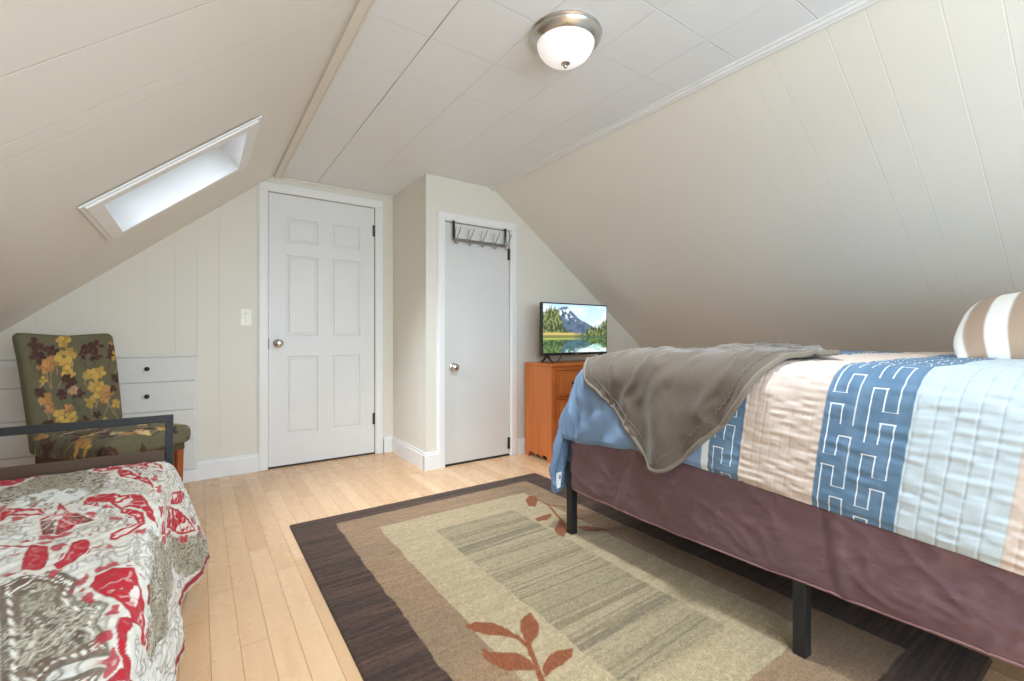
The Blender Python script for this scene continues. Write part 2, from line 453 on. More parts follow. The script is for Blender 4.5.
# ------------------------------------------------------------------ ceiling lamp, switch, hook rack
def build_fixtures():
    c = (1.156, 1.318, H)
    r = root('ceiling_lamp', c, 'round flush ceiling lamp with nickel ring and white glass bowl', 'lamp')
    mb = MB(); mb.lathe([(.06, 0), (.136, 0), (.138, -.006), (.133, -.011), (.135, -.016), (.128, -.028), (.115, -.038), (.111, -.041), (.098, -.037)], c, 'z', 64)
    auto(mb.build('ring', M_nickel, r), 40)
    n = Nodes('frosted_glass', .25); n.color(n.mix(n.noise(n.coord(), 4), rgba((244, 244, 242)), rgba((250, 250, 249))))
    n.b.inputs['Emission Color'].default_value = (1, .985, .96, 1); n.b.inputs['Emission Strength'].default_value = .30
    mb = MB(); mb.lathe([(.108, -.034), (.108, -.044), (.102, -.060), (.088, -.080), (.067, -.096), (.040, -.107), (.014, -.111), (.001, -.1115)], c, 'z', 64)
    auto(mb.build('glass_bowl', n.m, r), 60)
    mb = MB(); mb.lathe([(.017, -.106), (.018, -.111), (.011, -.116), (.006, -.119), (.0075, -.122), (.005, -.127), (.001, -.129)], c, 'z', 24)
    auto(mb.build('finial', M_nickel, r), 50)
    # light switch
    s = root('light_switch', (.276, D, 1.08), 'cream toggle light switch on the wall left of the six panel door', 'switch')
    Mp = simple('ivory_plate', (246, 241, 226), .35)
    MB().box((.242, D-.006, 1.022), (.310, D, 1.138), .003).build('plate', Mp, s)
    mb = MB(); mb.box((.2705, D-.016, 1.068), (.2815, D-.005, 1.090), .002)
    mb.build('toggle', Mp, s)
    for z in (1.052, 1.108):
        mb = MB(); mb.lathe([(.001, -.0075), (.003, -.007), (.0032, -.005)], (.276, D, z), 'y', 12); mb.build('screw', M_hinge, s)
    # coat hook rack
    h = root('coat_hook_rack', (1.76, K, 1.655), 'metal over the door rack of five coat hooks on the narrow closet door', 'coat rack')
    yb = K-.028
    MB().box((1.528, yb-.003, 1.645), (1.995, yb, 1.667), .001).build('bar', M_chrome, h)
    for x in (1.536, 1.988):
        mb = MB()
        mb.box((x-.009, K-.010, 1.7), (x+.009, K+.0055, 1.7855)) if False else None
        mb.box((x-.009, yb, 1.648), (x+.009, yb+.003, 1.792)); mb.box((x-.009, yb, 1.7885), (x+.009, K+.02, 1.7915))
        mb.build('strap', M_black, h)
    for i in range(5):
        x = 1.545+.110*i; mb = MB()
        p = lambda dx, dy, dz: (x+dx, yb-.003-dy, 1.655+dz)
        mb.tube([p(0, .001, -.012), p(0, .003, .02), p(-.003, .010, .055), p(-.004, .022, .083)], .0028, 8)
        mb.tube([p(.004, .001, -.010), p(.004, .020, .008), p(.004, .055, .040), p(.004, .083, .078)], .0028, 8)
        u = [p(0, .002, .005)]+[p(0, .022-.022*math.cos(a), -.012-.024*math.sin(a)) for a in np.linspace(0, math.pi, 8)]+[p(0, .046, .004)]
        mb.tube(u, .0032, 8)
        mb.box((x-.006, yb-.006, 1.635), (x+.006, yb-.002, 1.672), .001)
        auto(mb.build('hook', M_chrome, h), 50)
build_fixtures()

# ------------------------------------------------------------------ built in drawers
def build_drawers():
    r = root('built_in_drawers', (-.5, D, 0), 'white built in drawers in the end wall behind the patterned chair', 'drawers')
    x0, x1 = -1.02, -.004
    yf = D-.022
    mb = MB(); mb.box((x0, yf+.008, 0), (x1, D, .826), .002); mb.box((x0, yf-.004, .818), (x1+.004, D, .834), .003)
    mb.build('carcass', M_cab, r)
    mb = MB(); mb.box((x0, D-.030, 0), (x1+.002, D, .078), .002); mb.build('plinth', M_white, r)
    lv = [.084, .275, .474, .660, .816]
    for a, b in ((-.505, -.014), (-1.01, -.515)):
        for z0, z1 in zip(lv, lv[1:]):
            d = MB().box((a+.002, yf-.006, z0+.0025), (b-.002, yf+.009, z1-.0025), .002).build('drawer', M_cab, r)
            kx = (a+b)/2 if b > -.1 else -.615; kz = (z0+z1)/2+.008
            mb = MB(); mb.lathe([(.006, -.004), (.005, -.014), (.0125, -.018), (.0135, -.024), (.009, -.029), (.001, -.030)], (kx, yf-.003, kz), 'y', 18)
            auto(mb.build('knob', M_blackp, d), 50)
build_drawers()

# ------------------------------------------------------------------ padded boxes, fabric
def rbox(c, size, rad, n=40, dome=0.0, Mx=None):
    """six dense faces of a rounded cushion box -> verts, quads (local coords kept)"""
    sx, sy, sz = [s/2 for s in size]
    vs, fs, loc = [], [], []
    t = np.linspace(-1, 1, n)
    for ax in range(3):
        for sg in (-1, 1):
            a, b = np.meshgrid(t, t, indexing='ij')
            P = np.zeros((n, n, 3)); o = [(1, 2), (2, 0), (0, 1)][ax]
            P[..., ax] = sg; P[..., o[0]] = a; P[..., o[1]] = b*sg
            Q = P*np.array([sx, sy, sz]); inn = np.clip(Q, -np.array([sx, sy, sz])+rad, np.array([sx, sy, sz])-rad)
            d = Q-inn; L = np.linalg.norm(d, axis=-1, keepdims=True); L[L == 0] = 1
            R = inn+d/L*rad
            if dome:
                k = (1-(R[..., 0]/sx)**2)*(1-(R[..., 1]/sy)**2)
                R[..., 2] += np.where(R[..., 2] > 0, dome*np.clip(k, 0, 1)**.7, 0)
            i0 = len(vs)*n*n
            idx = np.arange(n*n).reshape(n, n)+i0
            fs.append(np.stack([idx[:-1, :-1], idx[1:, :-1], idx[1:, 1:], idx[:-1, 1:]], -1).reshape(-1, 4))
            vs.append(R.reshape(-1, 3)); loc.append(R.reshape(-1, 3).copy())
    return np.concatenate(vs), np.concatenate(fs), np.concatenate(loc)
def rawmesh(name, V, F, mat, parent, attrs, smooth=True):
    me = bpy.data.meshes.new(name)
    me.vertices.add(len(V)); me.vertices.foreach_set('co', V.reshape(-1).astype(np.float32))
    me.loops.add(F.size); me.loops.foreach_set('vertex_index', F.reshape(-1).astype(np.int32))
    me.polygons.add(len(F)); me.polygons.foreach_set('loop_start', np.arange(0, F.size, 4, dtype=np.int32))
    me.update(calc_edges=True); set_attrs(me, attrs)
    bm = bmesh.new(); bm.from_mesh(me); bmesh.ops.remove_doubles(bm, verts=bm.verts, dist=1e-5)
    bmesh.ops.recalc_face_normals(bm, faces=bm.faces); bm.to_mesh(me); bm.free()
    return link(name, me, mat, parent, smooth)
def fabric(name, rough=.85, weave=900, bump=.15, var=.10):
    n = Nodes(name, rough, spec=.2); v = n.coord()
    f = n.noise(v, weave*.35, 2)
    c = n.attr('Col')
    n.color(n.mix(n.rng(f, .3, .7, 0, var), c, n.mix(1.0, c, (.35, .35, .35, 1), 'MULTIPLY')))
    n.b.inputs['Sheen Weight'].default_value = .08
    n.bump(f, bump, .002)
    return n.m
OLIVE, YEL, ORG, BRN, PNK = (108, 102, 78), (200, 162, 84), (188, 136, 84), (84, 58, 50), (196, 150, 118)
def leafy(U, V, leaves, seed):
    """flowered upholstery: leaves = list of (u, v, size, colour)"""
    C = np.zeros(U.shape+(3,))+lin(OLIVE)
    C *= (.93+.14*fbm(U*60, V*60, seed))[..., None]
    wu = U+.006*(fbm(U*40, V*40, seed+5)-.5); wv = V+.006*(fbm(U*40, V*40, seed+9)-.5)
    rs = np.random.RandomState(seed)
    for (u0, v0, s, col) in leaves:
        if col in (YEL, ORG, BRN):
            st = [(u0, v0), (u0+rs.uniform(-.02, .02), v0-s*1.6), (u0+rs.uniform(-.04, .04), v0-s*3.4)]
            C = over(C, np.clip((.0022-sdf_line(wu, wv, st))/.0012, 0, 1)*.8, PNK if col != BRN else (74, 62, 48))
    for (u0, v0, s, col) in leaves:
        k = rs.randint(4, 7)
        for i in range(k):
            a = 2*math.pi*i/k+rs.uniform(-.3, .3); d = s*rs.uniform(.45, .75)
            cu, cv = u0+d*math.cos(a), v0+d*math.sin(a)
            r1, r2, th = s*rs.uniform(.42, .58), s*rs.uniform(.30, .44), a
            x = (wu-cu)*math.cos(th)+(wv-cv)*math.sin(th); y = -(wu-cu)*math.sin(th)+(wv-cv)*math.cos(th)
            e = np.hypot(x/r1, y/r2)
            cc = np.array(col)*rs.uniform(.88, 1.1)
            m = np.clip((1.05-e)/.12, 0, 1)
            C = over(C, m, np.clip(cc, 0, 255))
            C = over(C, m*np.clip((.0012-np.abs(y))/.0008, 0, 1)*.5, np.clip(cc*.75, 0, 255))
    return C
def build_chair():
    N = Vector((-.633, 3.02, 0)); f = Vector((.7071, -.7071, 0)); s = Vector((.7071, .7071, 0))   # facing, towards the far side
    W, Dp = .42, .405
    o = N+s*(W/2)
    r = root('upholstered_chair', o, 'olive upholstered dining chair with yellow and brown leaf pattern', 'chair')
    def tow(P): return np.stack([o.x+P[:, 0]*f.x+P[:, 1]*s.x, o.y+P[:, 0]*f.y+P[:, 1]*s.y, P[:, 2]], -1)
    Mf = fabric('leaf_upholstery')
    rs = np.random.RandomState(3)
    # seat cushion
    V, F, Lc = rbox(None, (Dp+.02, W+.03, .09), .032, 84, .032)
    V = V+np.array([Dp/2+.02, 0, .425])
    lv = [(rs.uniform(-.06, .56), rs.uniform(-.32, .32), rs.uniform(.022, .034), c) for c in [YEL, BRN, (222, 196, 140), ORG, BRN, YEL, (196, 150, 118), BRN, (222, 196, 140), BRN, YEL, BRN]*8]
    C = leafy(V[:, 0]-.35*(V[:, 2]-.45), V[:, 1]+.5*(V[:, 2]-.45), lv, 21)
    rawmesh('seat', tow(V), F, Mf, r, {'Col': C})
    # back: slab leaning away from the seat, slightly wider at the top
    V, F, Lc = rbox(None, (.075, W, .60), .028, 112)
    h = (V[:, 2]+.30)/.60
    Bk = V.copy(); zt = .385+h*.575
    Bk[:, 0] = V[:, 0]*(1-.25*h)-.015-.085*h**1.3-.03*np.clip(h-.8, 0, 1)
    Bk[:, 1] = V[:, 1]*(.96+.08*h); Bk[:, 2] = zt-.010*np.cos(V[:, 1]/W*2*math.pi)*np.clip(h-.9, 0, .1)*10*.6
    # layout seen from the front: U 0..1 across, V 0..1 downwards
    spots = [(.36, .06, 1, YEL), (.42, .16, 1, YEL), (.38, .25, 1.1, YEL), (.30, .17, .9, YEL), (.40, .34, .9, YEL), (.22, .24, 1.2, ORG), (.17, .27, .9, ORG),
             (.13, .13, 1.2, BRN), (.24, .14, .9, BRN), (.08, .08, 1, BRN), (.10, .19, 1, BRN), (.62, .12, 1, BRN), (.72, .10, 1.1, BRN), (.70, .19, 1, BRN), (.55, .17, .8, BRN),
             (.93, .08, .9, ORG), (.90, .14, .8, BRN), (.95, .20, .9, YEL), (.88, .20, .6, BRN), (.42, .41, 1, BRN), (.50, .50, .9, BRN), (.38, .37, .8, BRN), (.33, .50, .8, BRN), (.45, .47, .7, PNK),
             (.66, .36, 1.1, YEL), (.74, .34, 1, YEL), (.60, .36, .7, YEL), (.68, .46, 1, YEL), (.76, .47, .9, YEL), (.82, .52, 1.2, ORG), (.80, .58, .8, ORG), (.63, .59, .9, YEL), (.70, .54, .6, YEL),
             (.94, .40, .9, BRN), (.90, .50, .6, BRN), (.15, .37, .6, YEL), (.17, .52, 1, ORG), (.22, .60, .8, ORG), (.12, .46, .8, BRN), (.40, .62, .7, ORG), (.30, .66, .9, YEL), (.42, .70, 1, YEL), (.36, .74, .8, YEL), (.20, .72, .8, BRN), (.55, .74, .8, BRN), (.70, .70, .7, BRN), (.93, .63, .8, YEL), (.80, .78, .9, YEL), (.55, .88, .9, BRN), (.25, .86, 1, YEL), (.12, .82, .8, ORG)]
    lv = [((.5-u)*-W*1.02, .96-v*.60, .031*k, c) for u, v, k, c in spots]
    C = leafy(Bk[:, 1]+.6*(Bk[:, 0]+.03), Bk[:, 2], lv, 8)
    rawmesh('backrest', tow(Bk), F, Mf, r, {'Col': C})
    Mw = simple('red_brown_chair_wood', (150, 74, 34), .35, var=.12, vscale=18)
    Md = simple('dark_brown_rail', (78, 58, 44), .5)
    def P(a, b, z): return o+f*a+s*b+Vector((0, 0, z))
    mb = MB()
    q = [P(-.005, -W/2+.012, .345), P(Dp, -W/2+.012, .345), P(Dp, W/2-.012, .345), P(-.005, W/2-.012, .345)]
    mb.prism(q, (0, 0, .045)); mb.build('seat_rail', Md, r)
    for a in (.02, Dp-.022):
        for b in (-W/2+.032, W/2-.032):
            k = .019; g = -.05 if a < .1 else .0
            mb = MB(); t = [P(a-k, b-k, .36), P(a+k, b-k, .36), P(a+k, b+k, .36), P(a-k, b+k, .36)]
            vs = [mb.bm.verts.new(p) for p in t]
            k2 = .013; ws = [mb.bm.verts.new(P(a+g+i*k2, b+j*k2, 0)) for i, j in ((-1, -1), (1, -1), (1, 1), (-1, 1))]
            mb.bm.faces.new(vs); mb.bm.faces.new(ws[::-1])
            for i in range(4): mb.bm.faces.new((vs[i], ws[i], ws[(i+1) % 4], vs[(i+1) % 4]))
            mb.build('leg', Mw, r)
build_chair()

# ------------------------------------------------------------------ draping over a box corner
class Drape:
    """sheet over a bed: a = inward from the near edge (negative = hanging), b = along the bed (beyond yfoot hangs)"""
    def __init__(s, xe, sgn, W, ye, z0, rs, rf, fs, ff, limA, limB, skew=0.0, slump=0.0):
        s.__dict__.update(locals())
    def prof(s, o, r, fl):
        th = math.pi/2-fl
        t = np.minimum(o/r, th); ext = np.maximum(o-r*th, 0)
        return r*np.sin(t)+ext*np.cos(th), r*(1-np.cos(t))+ext*np.sin(th)
    def at(s, a, b, off=0.0):
        oa = np.maximum(-a, 0); ob = np.maximum(b-s.ye, 0); of = np.maximum(a-s.W, 0)
        ph = np.arctan2(ob, oa+1e-9); both = (oa > 0) & (ob > 0)
        d = np.hypot(oa, ob)
        # limit the hanging corner so the hem stays an even curve
        ma = np.minimum(s.limA/np.maximum(np.cos(ph), 1e-6), s.limB/np.maximum(np.sin(ph), 1e-6))
        w = np.sin(ph)**2; wl = np.clip((w-.30)/.5, 0, 1); wl = wl*wl*(3-2*wl); lim = s.limA*(1-wl)+s.limB*wl
        d = np.where(both, d*np.minimum(lim/np.maximum(ma, 1e-6), 1), d)
        r = s.rs*(1-w)+s.rf*w; fl = s.fs*(1-w)+s.ff*w
        th = np.pi/2-fl; t = np.minimum(d/r, th); ext = np.maximum(d-r*th, 0)
        out = r*np.sin(t)+ext*np.cos(th); out = out*(1-w)+w*.21*np.tanh(out/.21); dn = r*(1-np.cos(t))+ext*np.sin(th)
        of_out, of_dn = s.prof(of, s.rs, .05)
        x = s.xe+s.sgn*(np.clip(a, 0, s.W)-out*np.cos(ph)+of_out)
        y = np.minimum(b, s.ye)+out*np.sin(ph)*(ob > 0)+s.skew*np.where(both, oa*np.cos(ph), oa)
        z = s.z0-dn-of_dn-s.slump*np.clip((b-1.0)/.45, 0, 1)**2
        return np.stack([x, y, z], -1)
def normals(P):
    du = np.gradient(P, axis=0); dv = np.gradient(P, axis=1)
    n = np.cross(du, dv); L = np.linalg.norm(n, axis=-1, keepdims=True); L[L < 1e-12] = 1
    return n/L

# ------------------------------------------------------------------ left bed
QS = {
'A':[(-0.537,2.197),(-0.467,2.148),(-0.446,2.096),(-0.461,2.043),(-0.496,2.029)],
'B':[(-0.296,2.086),(-0.281,2.131),(-0.232,2.152),(-0.149,2.134),(-0.11,2.062),(-0.104,2.001),(-0.142,2.045),(-0.191,2.093),(-0.22,2.046),(-0.262,2.047)],
'B2':[(-0.223,2.014),(-0.22,2.046),(-0.203,2.038),(-0.149,1.908),(-0.134,1.898),(-0.113,1.793),(-0.109,1.753),(-0.132,1.835),(-0.155,1.881),(-0.206,1.947)],
'C':[(-0.42,1.719),(-0.411,1.753),(-0.342,1.699),(-0.324,1.64),(-0.353,1.653),(-0.396,1.689),(-0.401,1.642)],
'D':[(-0.327,1.61),(-0.305,1.633),(-0.312,1.736),(-0.276,1.619),(-0.251,1.595),(-0.212,1.536),(-0.241,1.514),(-0.265,1.474),(-0.299,1.498)],
'E1':[(-0.254,1.666),(-0.26,1.715),(-0.254,1.766),(-0.203,1.756),(-0.184,1.718),(-0.177,1.658),(-0.199,1.688),(-0.23,1.694),(-0.238,1.655)],
'E2':[(-0.228,1.724),(-0.21,1.753),(-0.191,1.707),(-0.155,1.707),(-0.129,1.672),(-0.096,1.53),(-0.076,1.449),(-0.1,1.478),(-0.122,1.561),(-0.152,1.596),(-0.17,1.58),(-0.199,1.658),(-0.221,1.673)],
'E3':[(-0.167,1.578),(-0.143,1.568),(-0.115,1.515),(-0.106,1.433),(-0.127,1.39),(-0.152,1.36),(-0.164,1.368),(-0.166,1.406),(-0.141,1.422),(-0.119,1.442),(-0.134,1.502),(-0.164,1.549)],
'F':[(-0.29,1.313),(-0.284,1.279),(-0.251,1.249),(-0.252,1.287),(-0.255,1.323),(-0.271,1.398),(-0.303,1.429),(-0.302,1.4)],
'F2':[(-0.227,1.304),(-0.231,1.389),(-0.211,1.395),(-0.201,1.378),(-0.194,1.326),(-0.206,1.281),(-0.225,1.238),(-0.237,1.27)],
'F3':[(-0.36,1.473),(-0.301,1.42),(-0.299,1.412),(-0.358,1.465)],
'G':[(-0.164,1.122),(-0.159,1.161),(-0.138,1.176),(-0.116,1.167),(-0.105,1.17),(-0.093,1.127),(-0.082,1.095),(-0.064,1.073),(-0.034,1.042),(-0.017,1.022),(-0.04,0.982),(-0.054,0.983),(-0.081,0.978),(-0.098,1.016),(-0.121,1.054),(-0.146,1.085)],
'H':[(-0.104,0.954),(-0.104,0.98),(-0.093,0.987),(-0.083,0.985),(-0.084,0.961),(-0.091,0.937),(-0.091,0.908),(-0.085,0.886),(-0.066,0.87),(-0.061,0.858),(-0.034,0.875),(-0.02,0.882),(-0.072,0.81),(-0.064,0.846),(-0.087,0.863),(-0.098,0.902)],
'I':[(-0.07,1.143),(-0.05,1.215),(-0.026,1.242),(-0.022,1.176),(-0.039,1.113),(-0.058,1.121)],
'M1':[(-0.471,1.941),(-0.449,2.136),(-0.384,2.206),(-0.302,2.102),(-0.246,1.954),(-0.255,1.775),(-0.274,1.725),(-0.301,1.728),(-0.338,1.71),(-0.396,1.809),(-0.44,1.839)],
'M2':[(-0.294,1.205),(-0.274,1.236),(-0.239,1.24),(-0.214,1.211),(-0.183,1.158),(-0.185,1.108),(-0.172,1.073),(-0.131,1.042),(-0.127,1.029),(-0.133,0.974),(-0.107,0.899),(-0.101,0.876),(-0.137,0.878),(-0.164,0.88),(-0.173,0.844),(-0.212,0.869)],
'M2b':[(-0.294,1.205),(-0.274,1.236),(-0.239,1.24),(-0.214,1.211),(-0.183,1.158),(-0.187,1.124),(-0.247,1.194),(-0.269,1.153),(-0.277,1.132)],
'M2c':[(-0.141,0.913),(-0.124,0.933),(-0.11,0.906),(-0.104,0.885),(-0.13,0.891)],
'SR1':[(-0.031,1.912),(0.005,2.045),(0.03,1.996),(0.012,1.92),(-0.012,1.845)],
'SR2':[(-0.026,1.781),(0.031,1.921),(0.161,2.046),(0.122,1.925),(0.022,1.733)],
'SR3':[(-0.088,1.588),(-0.066,1.656),(-0.01,1.558),(-0.049,1.474)],
'SM1':[(0.023,1.624),(0.172,2.024),(0.25,2.121),(0.272,1.984),(-0.034,1.301),(-0.067,1.339)],
'SM2':[(-0.026,1.32),(0.106,1.602),(0.112,1.296),(0.08,1.174),(-0.013,1.079),(-0.006,1.183)],
}
def build_left_bed():
    r = root('metal_bed_frame', (-.58, 1.2, 0), 'black metal bed frame with square tube footboard at left', 'bed frame')
    x0, x1, yf = -1.09, -.090, 2.20
    for x in (x0, x1):
        p = MB().box((x-.0125, yf-.0125, 0), (x+.0125, yf+.0125, .620), .002).build('post', M_black, r)
        mb = MB(); mb.lathe([(.006, -.004), (.006, .003), (.003, .006), (.001, .0065)], (x+.0125, yf, .585), 'x', 12); mb.build('bolt', M_black, p)
    MB().box((x0-.0125, yf-.0125, .620), (x1+.0125, yf+.0125, .646), .002).build('top_rail', M_black, r)
    Mbr = simple('brown_lower_rail', (84, 62, 46), .5, .1)
    MB().box((x0+.0125, yf-.010, .472), (x1-.0125, yf+.010, .514), .003).build('lower_rail', Mbr, r)
    for x in (x0+.02, x1-.04): MB().box((x-.015, .20, .20), (x+.015, yf-.012, .24), .002).build('side_rail', M_black, r)
    for x in (x0+.02, x1-.04):
        for y in (.22, 1.2): MB().box((x-.013, y-.013, 0), (x+.013, y+.013, .2), .002).build('leg', M_black, r)
    for i in range(7): MB().box((x0+.036, .35+.27*i, .225), (x1-.056, .40+.27*i, .237)).build('slat', M_black, r)
    mm = simple('white_mattress_ticking', (225, 222, 214), .9)
    V, F, _ = rbox(None, (.92, 1.88, .225), .05, 16)
    o = rawmesh('mattress', V+np.array([-.58, 1.175, .241+.1125]), F, mm, None, None)
    tag(o, 'white mattress under the red and white paisley quilt', 'mattress')
    # quilt
    dr = Drape(-.125, -1, .93, 2.105, .492, .045, .035, .09, .02, .43, .36)
    a = np.concatenate([np.linspace(-.43, .50, 372), np.linspace(.51, .93+.30, 50)])
    b = np.concatenate([np.linspace(.22, .70, 30), np.linspace(.703, 2.105+.36, 587)])
    A, B = np.meshgrid(a, b, indexing='ij')
    P = dr.at(A, B); Nn = normals(P)
    if Nn[300, 100, 2] < 0: Nn = -Nn
    hang = np.clip(-A/.36, 0, 1)
    ph = B*1.0
    fold = (.014*np.sin(ph*13.0+1.2)+.010*np.sin(ph*29+.4))*hang*np.clip((2.09-B)/.15, 0, 1)
    top = .007*(fbm(A*7, B*6, 3)-.5)+.0035*(fbm(A*26, B*24, 7)-.5)
    q = .0016*np.sin(A*2*np.pi/.045)*np.sin(B*2*np.pi/.045)
    P = P+Nn*(fold+top*1.6+q)[..., None]
    P[..., 0] += .085*hang*np.clip((B-1.75)/.34, 0, 1)**1.5
    # pattern coordinates: lateral p (continues down the side), q along the bed
    p = -.125-A; qy = B
    p = np.where(p < -.58, -1.16-p, p); qy = np.where(qy < .86, 1.72-qy, qy)
    wx = .006*(fbm(p*28, qy*14, 31)-.5); wy = .011*(fbm(p*28, qy*14, 37)-.5)
    X, Y = p+wx, qy+wy
    Ys = .55   # depth squeeze so widths on the seen surface stay even
    def S(k): return sdf_poly(X, Y*Ys, [(u, v*Ys) for u, v in QS[k]])
    base = fbm(p*9, qy*5, 41)
    C = np.zeros(p.shape+(3,))+lin((218, 209, 195))
    C = over(C, np.clip((base-.45)/.10, 0, 1)*.9, (228, 224, 216))
    # thin grey scroll lines on the white ground
    def contour(f, lv, w):
        g = np.abs(f-lv); gx = np.hypot(*np.gradient(f)); return np.clip(1-g/(gx*w+1e-9), 0, 1)
    n1 = fbm(p*20+.4*np.sin(qy*9), qy*11, 51); n2 = fbm(p*30, qy*17+3, 57)
    for f, lv in ((n1, .42), (n1, .55), (n2, .5), (n2, .62)):
        C = over(C, contour(f, lv, 1.25)*.85, (134, 120, 104))
    dots = np.clip((np.sin(p*260)*np.sin(qy*150)-.86)/.1, 0, 1)
    C = over(C, dots*.35*(base > .5), (150, 146, 140))
    # brown medallions
    M1, M2 = S('M1'), np.minimum(S('M2'), 9)
    sm = np.minimum(S('SM1'), S('SM2'))-.012+.05*(fbm(p*16, qy*10, 101)-.5)+.05*(vnoise(p*34, qy*20, 103)-.5)
    # companions further away on the bed so the repeat carries on
    for off in ((.0, -.0),):
        pass
    def lace(C, d, dark):
        inn = np.clip(-d/.002, 0, 1)
        g = np.zeros(p.shape+(3,))+lin((122, 108, 90)); a1 = fbm(p*52, qy*31, 61); a2 = fbm(p*74, qy*43, 67)
        g = over(g, np.clip((a1-.5)/.05, 0, 1)*.75, (100, 82, 66))
        for f, lv in ((a1, .45), (a1, .56), (a2, .5), (a2, .6)): g = over(g, contour(f, lv, 1.2)*.75, (208, 198, 176))
        g = over(g, contour(a2, .42, 1.2)*.7, (74, 58, 46))
        dd = np.clip((np.sin(p*430+a1*9)*np.sin(qy*260+a2*9)-.62)/.14, 0, 1)
        g = over(g, dd*.75, (222, 214, 196))
        g = over(g, np.clip((vnoise(p*14, qy*9, 71)-.55)/.1, 0, 1)*.45, (142, 134, 108))
        C = C*(1-inn[..., None])+g*inn[..., None]
        # border: dark line, brown ribbon, row of cream beads
        if dark:
            rib = .8*np.clip((.011-np.abs(d+.011))/.002, 0, 1)
            rib = rib*np.clip((vnoise(p*8, qy*6, 77)-.30)/.1, 0, 1)
            C = over(C, rib, (112, 90, 72))
            ang = (p*.9+qy*.5)*2*np.pi/.0095
            C = over(C, np.clip((.0034-np.abs(d+.010))/.0012, 0, 1)*np.clip((np.sin(ang)+.25)/.3, 0, 1), (238, 232, 218))
        return over(C, np.clip((.0022-np.abs(d))/.0014, 0, 1)*(.85 if dark else .3), (86, 74, 62))
    M1 = M1-.012
    C = lace(C, M1, False); C = lace(C, M2, True); C = lace(C, sm, False)
    for k in ('M2b', 'M2c'): 
        d = S(k); C = over(C, np.clip(-d/.002, 0, 1)*np.clip((fbm(p*30, qy*18, 81)-.42)/.05, 0, 1), (112, 88, 70))
        C = over(C, np.clip((.003-np.abs(d+.008))/.0014, 0, 1)*np.clip((np.sin((p*.9-qy*.4)*2*np.pi/.0095)+.2)/.3, 0, 1), (238, 232, 218))
    # white lacy window inside the far medallion
    e = np.hypot((p+.345)/.085, (qy-1.80)/.10)
    C = over(C, np.clip((1-e)/.15, 0, 1)*np.clip((fbm(p*60, qy*34, 85)-.40)/.06, 0, 1), (228, 226, 220))
    # red paisley shapes with white lace inside, cream halo outside
    reds = [k for k in QS if k[0] in 'ABCDEFGH' or k.startswith('SR')]
    dR = None
    for k in reds: d = S(k); dR = d if dR is None else np.minimum(dR, d)
    C = over(C, np.clip((.013-dR)/.003, 0, 1)*(dR > 0)*.9, (224, 216, 202))
    rc = (184, 28, 42)
    C = over(C, np.clip((.0015-dR)/.0015, 0, 1), rc)
    C = over(C, np.clip((.0012-np.abs(dR))/.0010, 0, 1)*.55, (120, 20, 30))
    l1 = fbm(p*44, qy*26, 91); l2 = fbm(p*30, qy*22, 95)
    deep = np.clip((-dR-.0045)/.002, 0, 1)
    solid = np.minimum(np.minimum(S('F'), S('F2')), S('H')); deep = deep*np.where(solid < 0, .35, 1)
    C = over(C, deep*np.clip((l1-.57)/.04, 0, 1), (232, 214, 204))
    C = over(C, deep*contour(l2, .5, 1.2)*.8, (226, 196, 188))
    # lacy red sprinkled round the shapes
    C = over(C, np.clip((.030-dR)/.01, 0, 1)*(dR > .004)*np.clip((l1-.62)/.03, 0, 1)*.9, (176, 40, 52))
    dD = S('D'); C = over(C, np.clip(-dD/.002, 0, 1)*np.clip((fbm(p*40, qy*26, 97)-.5)/.05, 0, 1)*.9, (108, 62, 52))
    C = over(C, contour(np.arctan2((qy-1.60)*.6, p+.29)/.55 % 1.0, .5, 1.0)*np.clip((.075-np.hypot(p+.29, (qy-1.60)*.6))/.01, 0, 1), (226, 214, 200))
    dI = S('I'); C = over(C, np.clip(-dI/.002, 0, 1), (146, 62, 36))
    # binding along the hems
    hem = np.minimum(np.abs(A+.43), np.where(A < .9, 9, np.abs(A-1.23)))
    hem = np.minimum(hem, np.abs(B-2.465))
    C = over(C, np.clip((.030-hem)/.002, 0, 1), (150, 44, 52)); C = over(C, np.clip((.012-hem)/.002, 0, 1), (196, 178, 150))
    C = C*.86
    Mq = fabric('paisley_quilt_cotton', .85, 700, .12, .06)
    o = grid('paisley_quilt', P, Mq, None, {'Col': C}, flip=True)
    m = o.modifiers.new('thickness', 'SOLIDIFY'); m.thickness = .008; m.offset = -1 if True else 1
    tag(o, 'white quilt with red and brown paisley pattern on the bed at left', 'quilt')
    return o
build_left_bed()

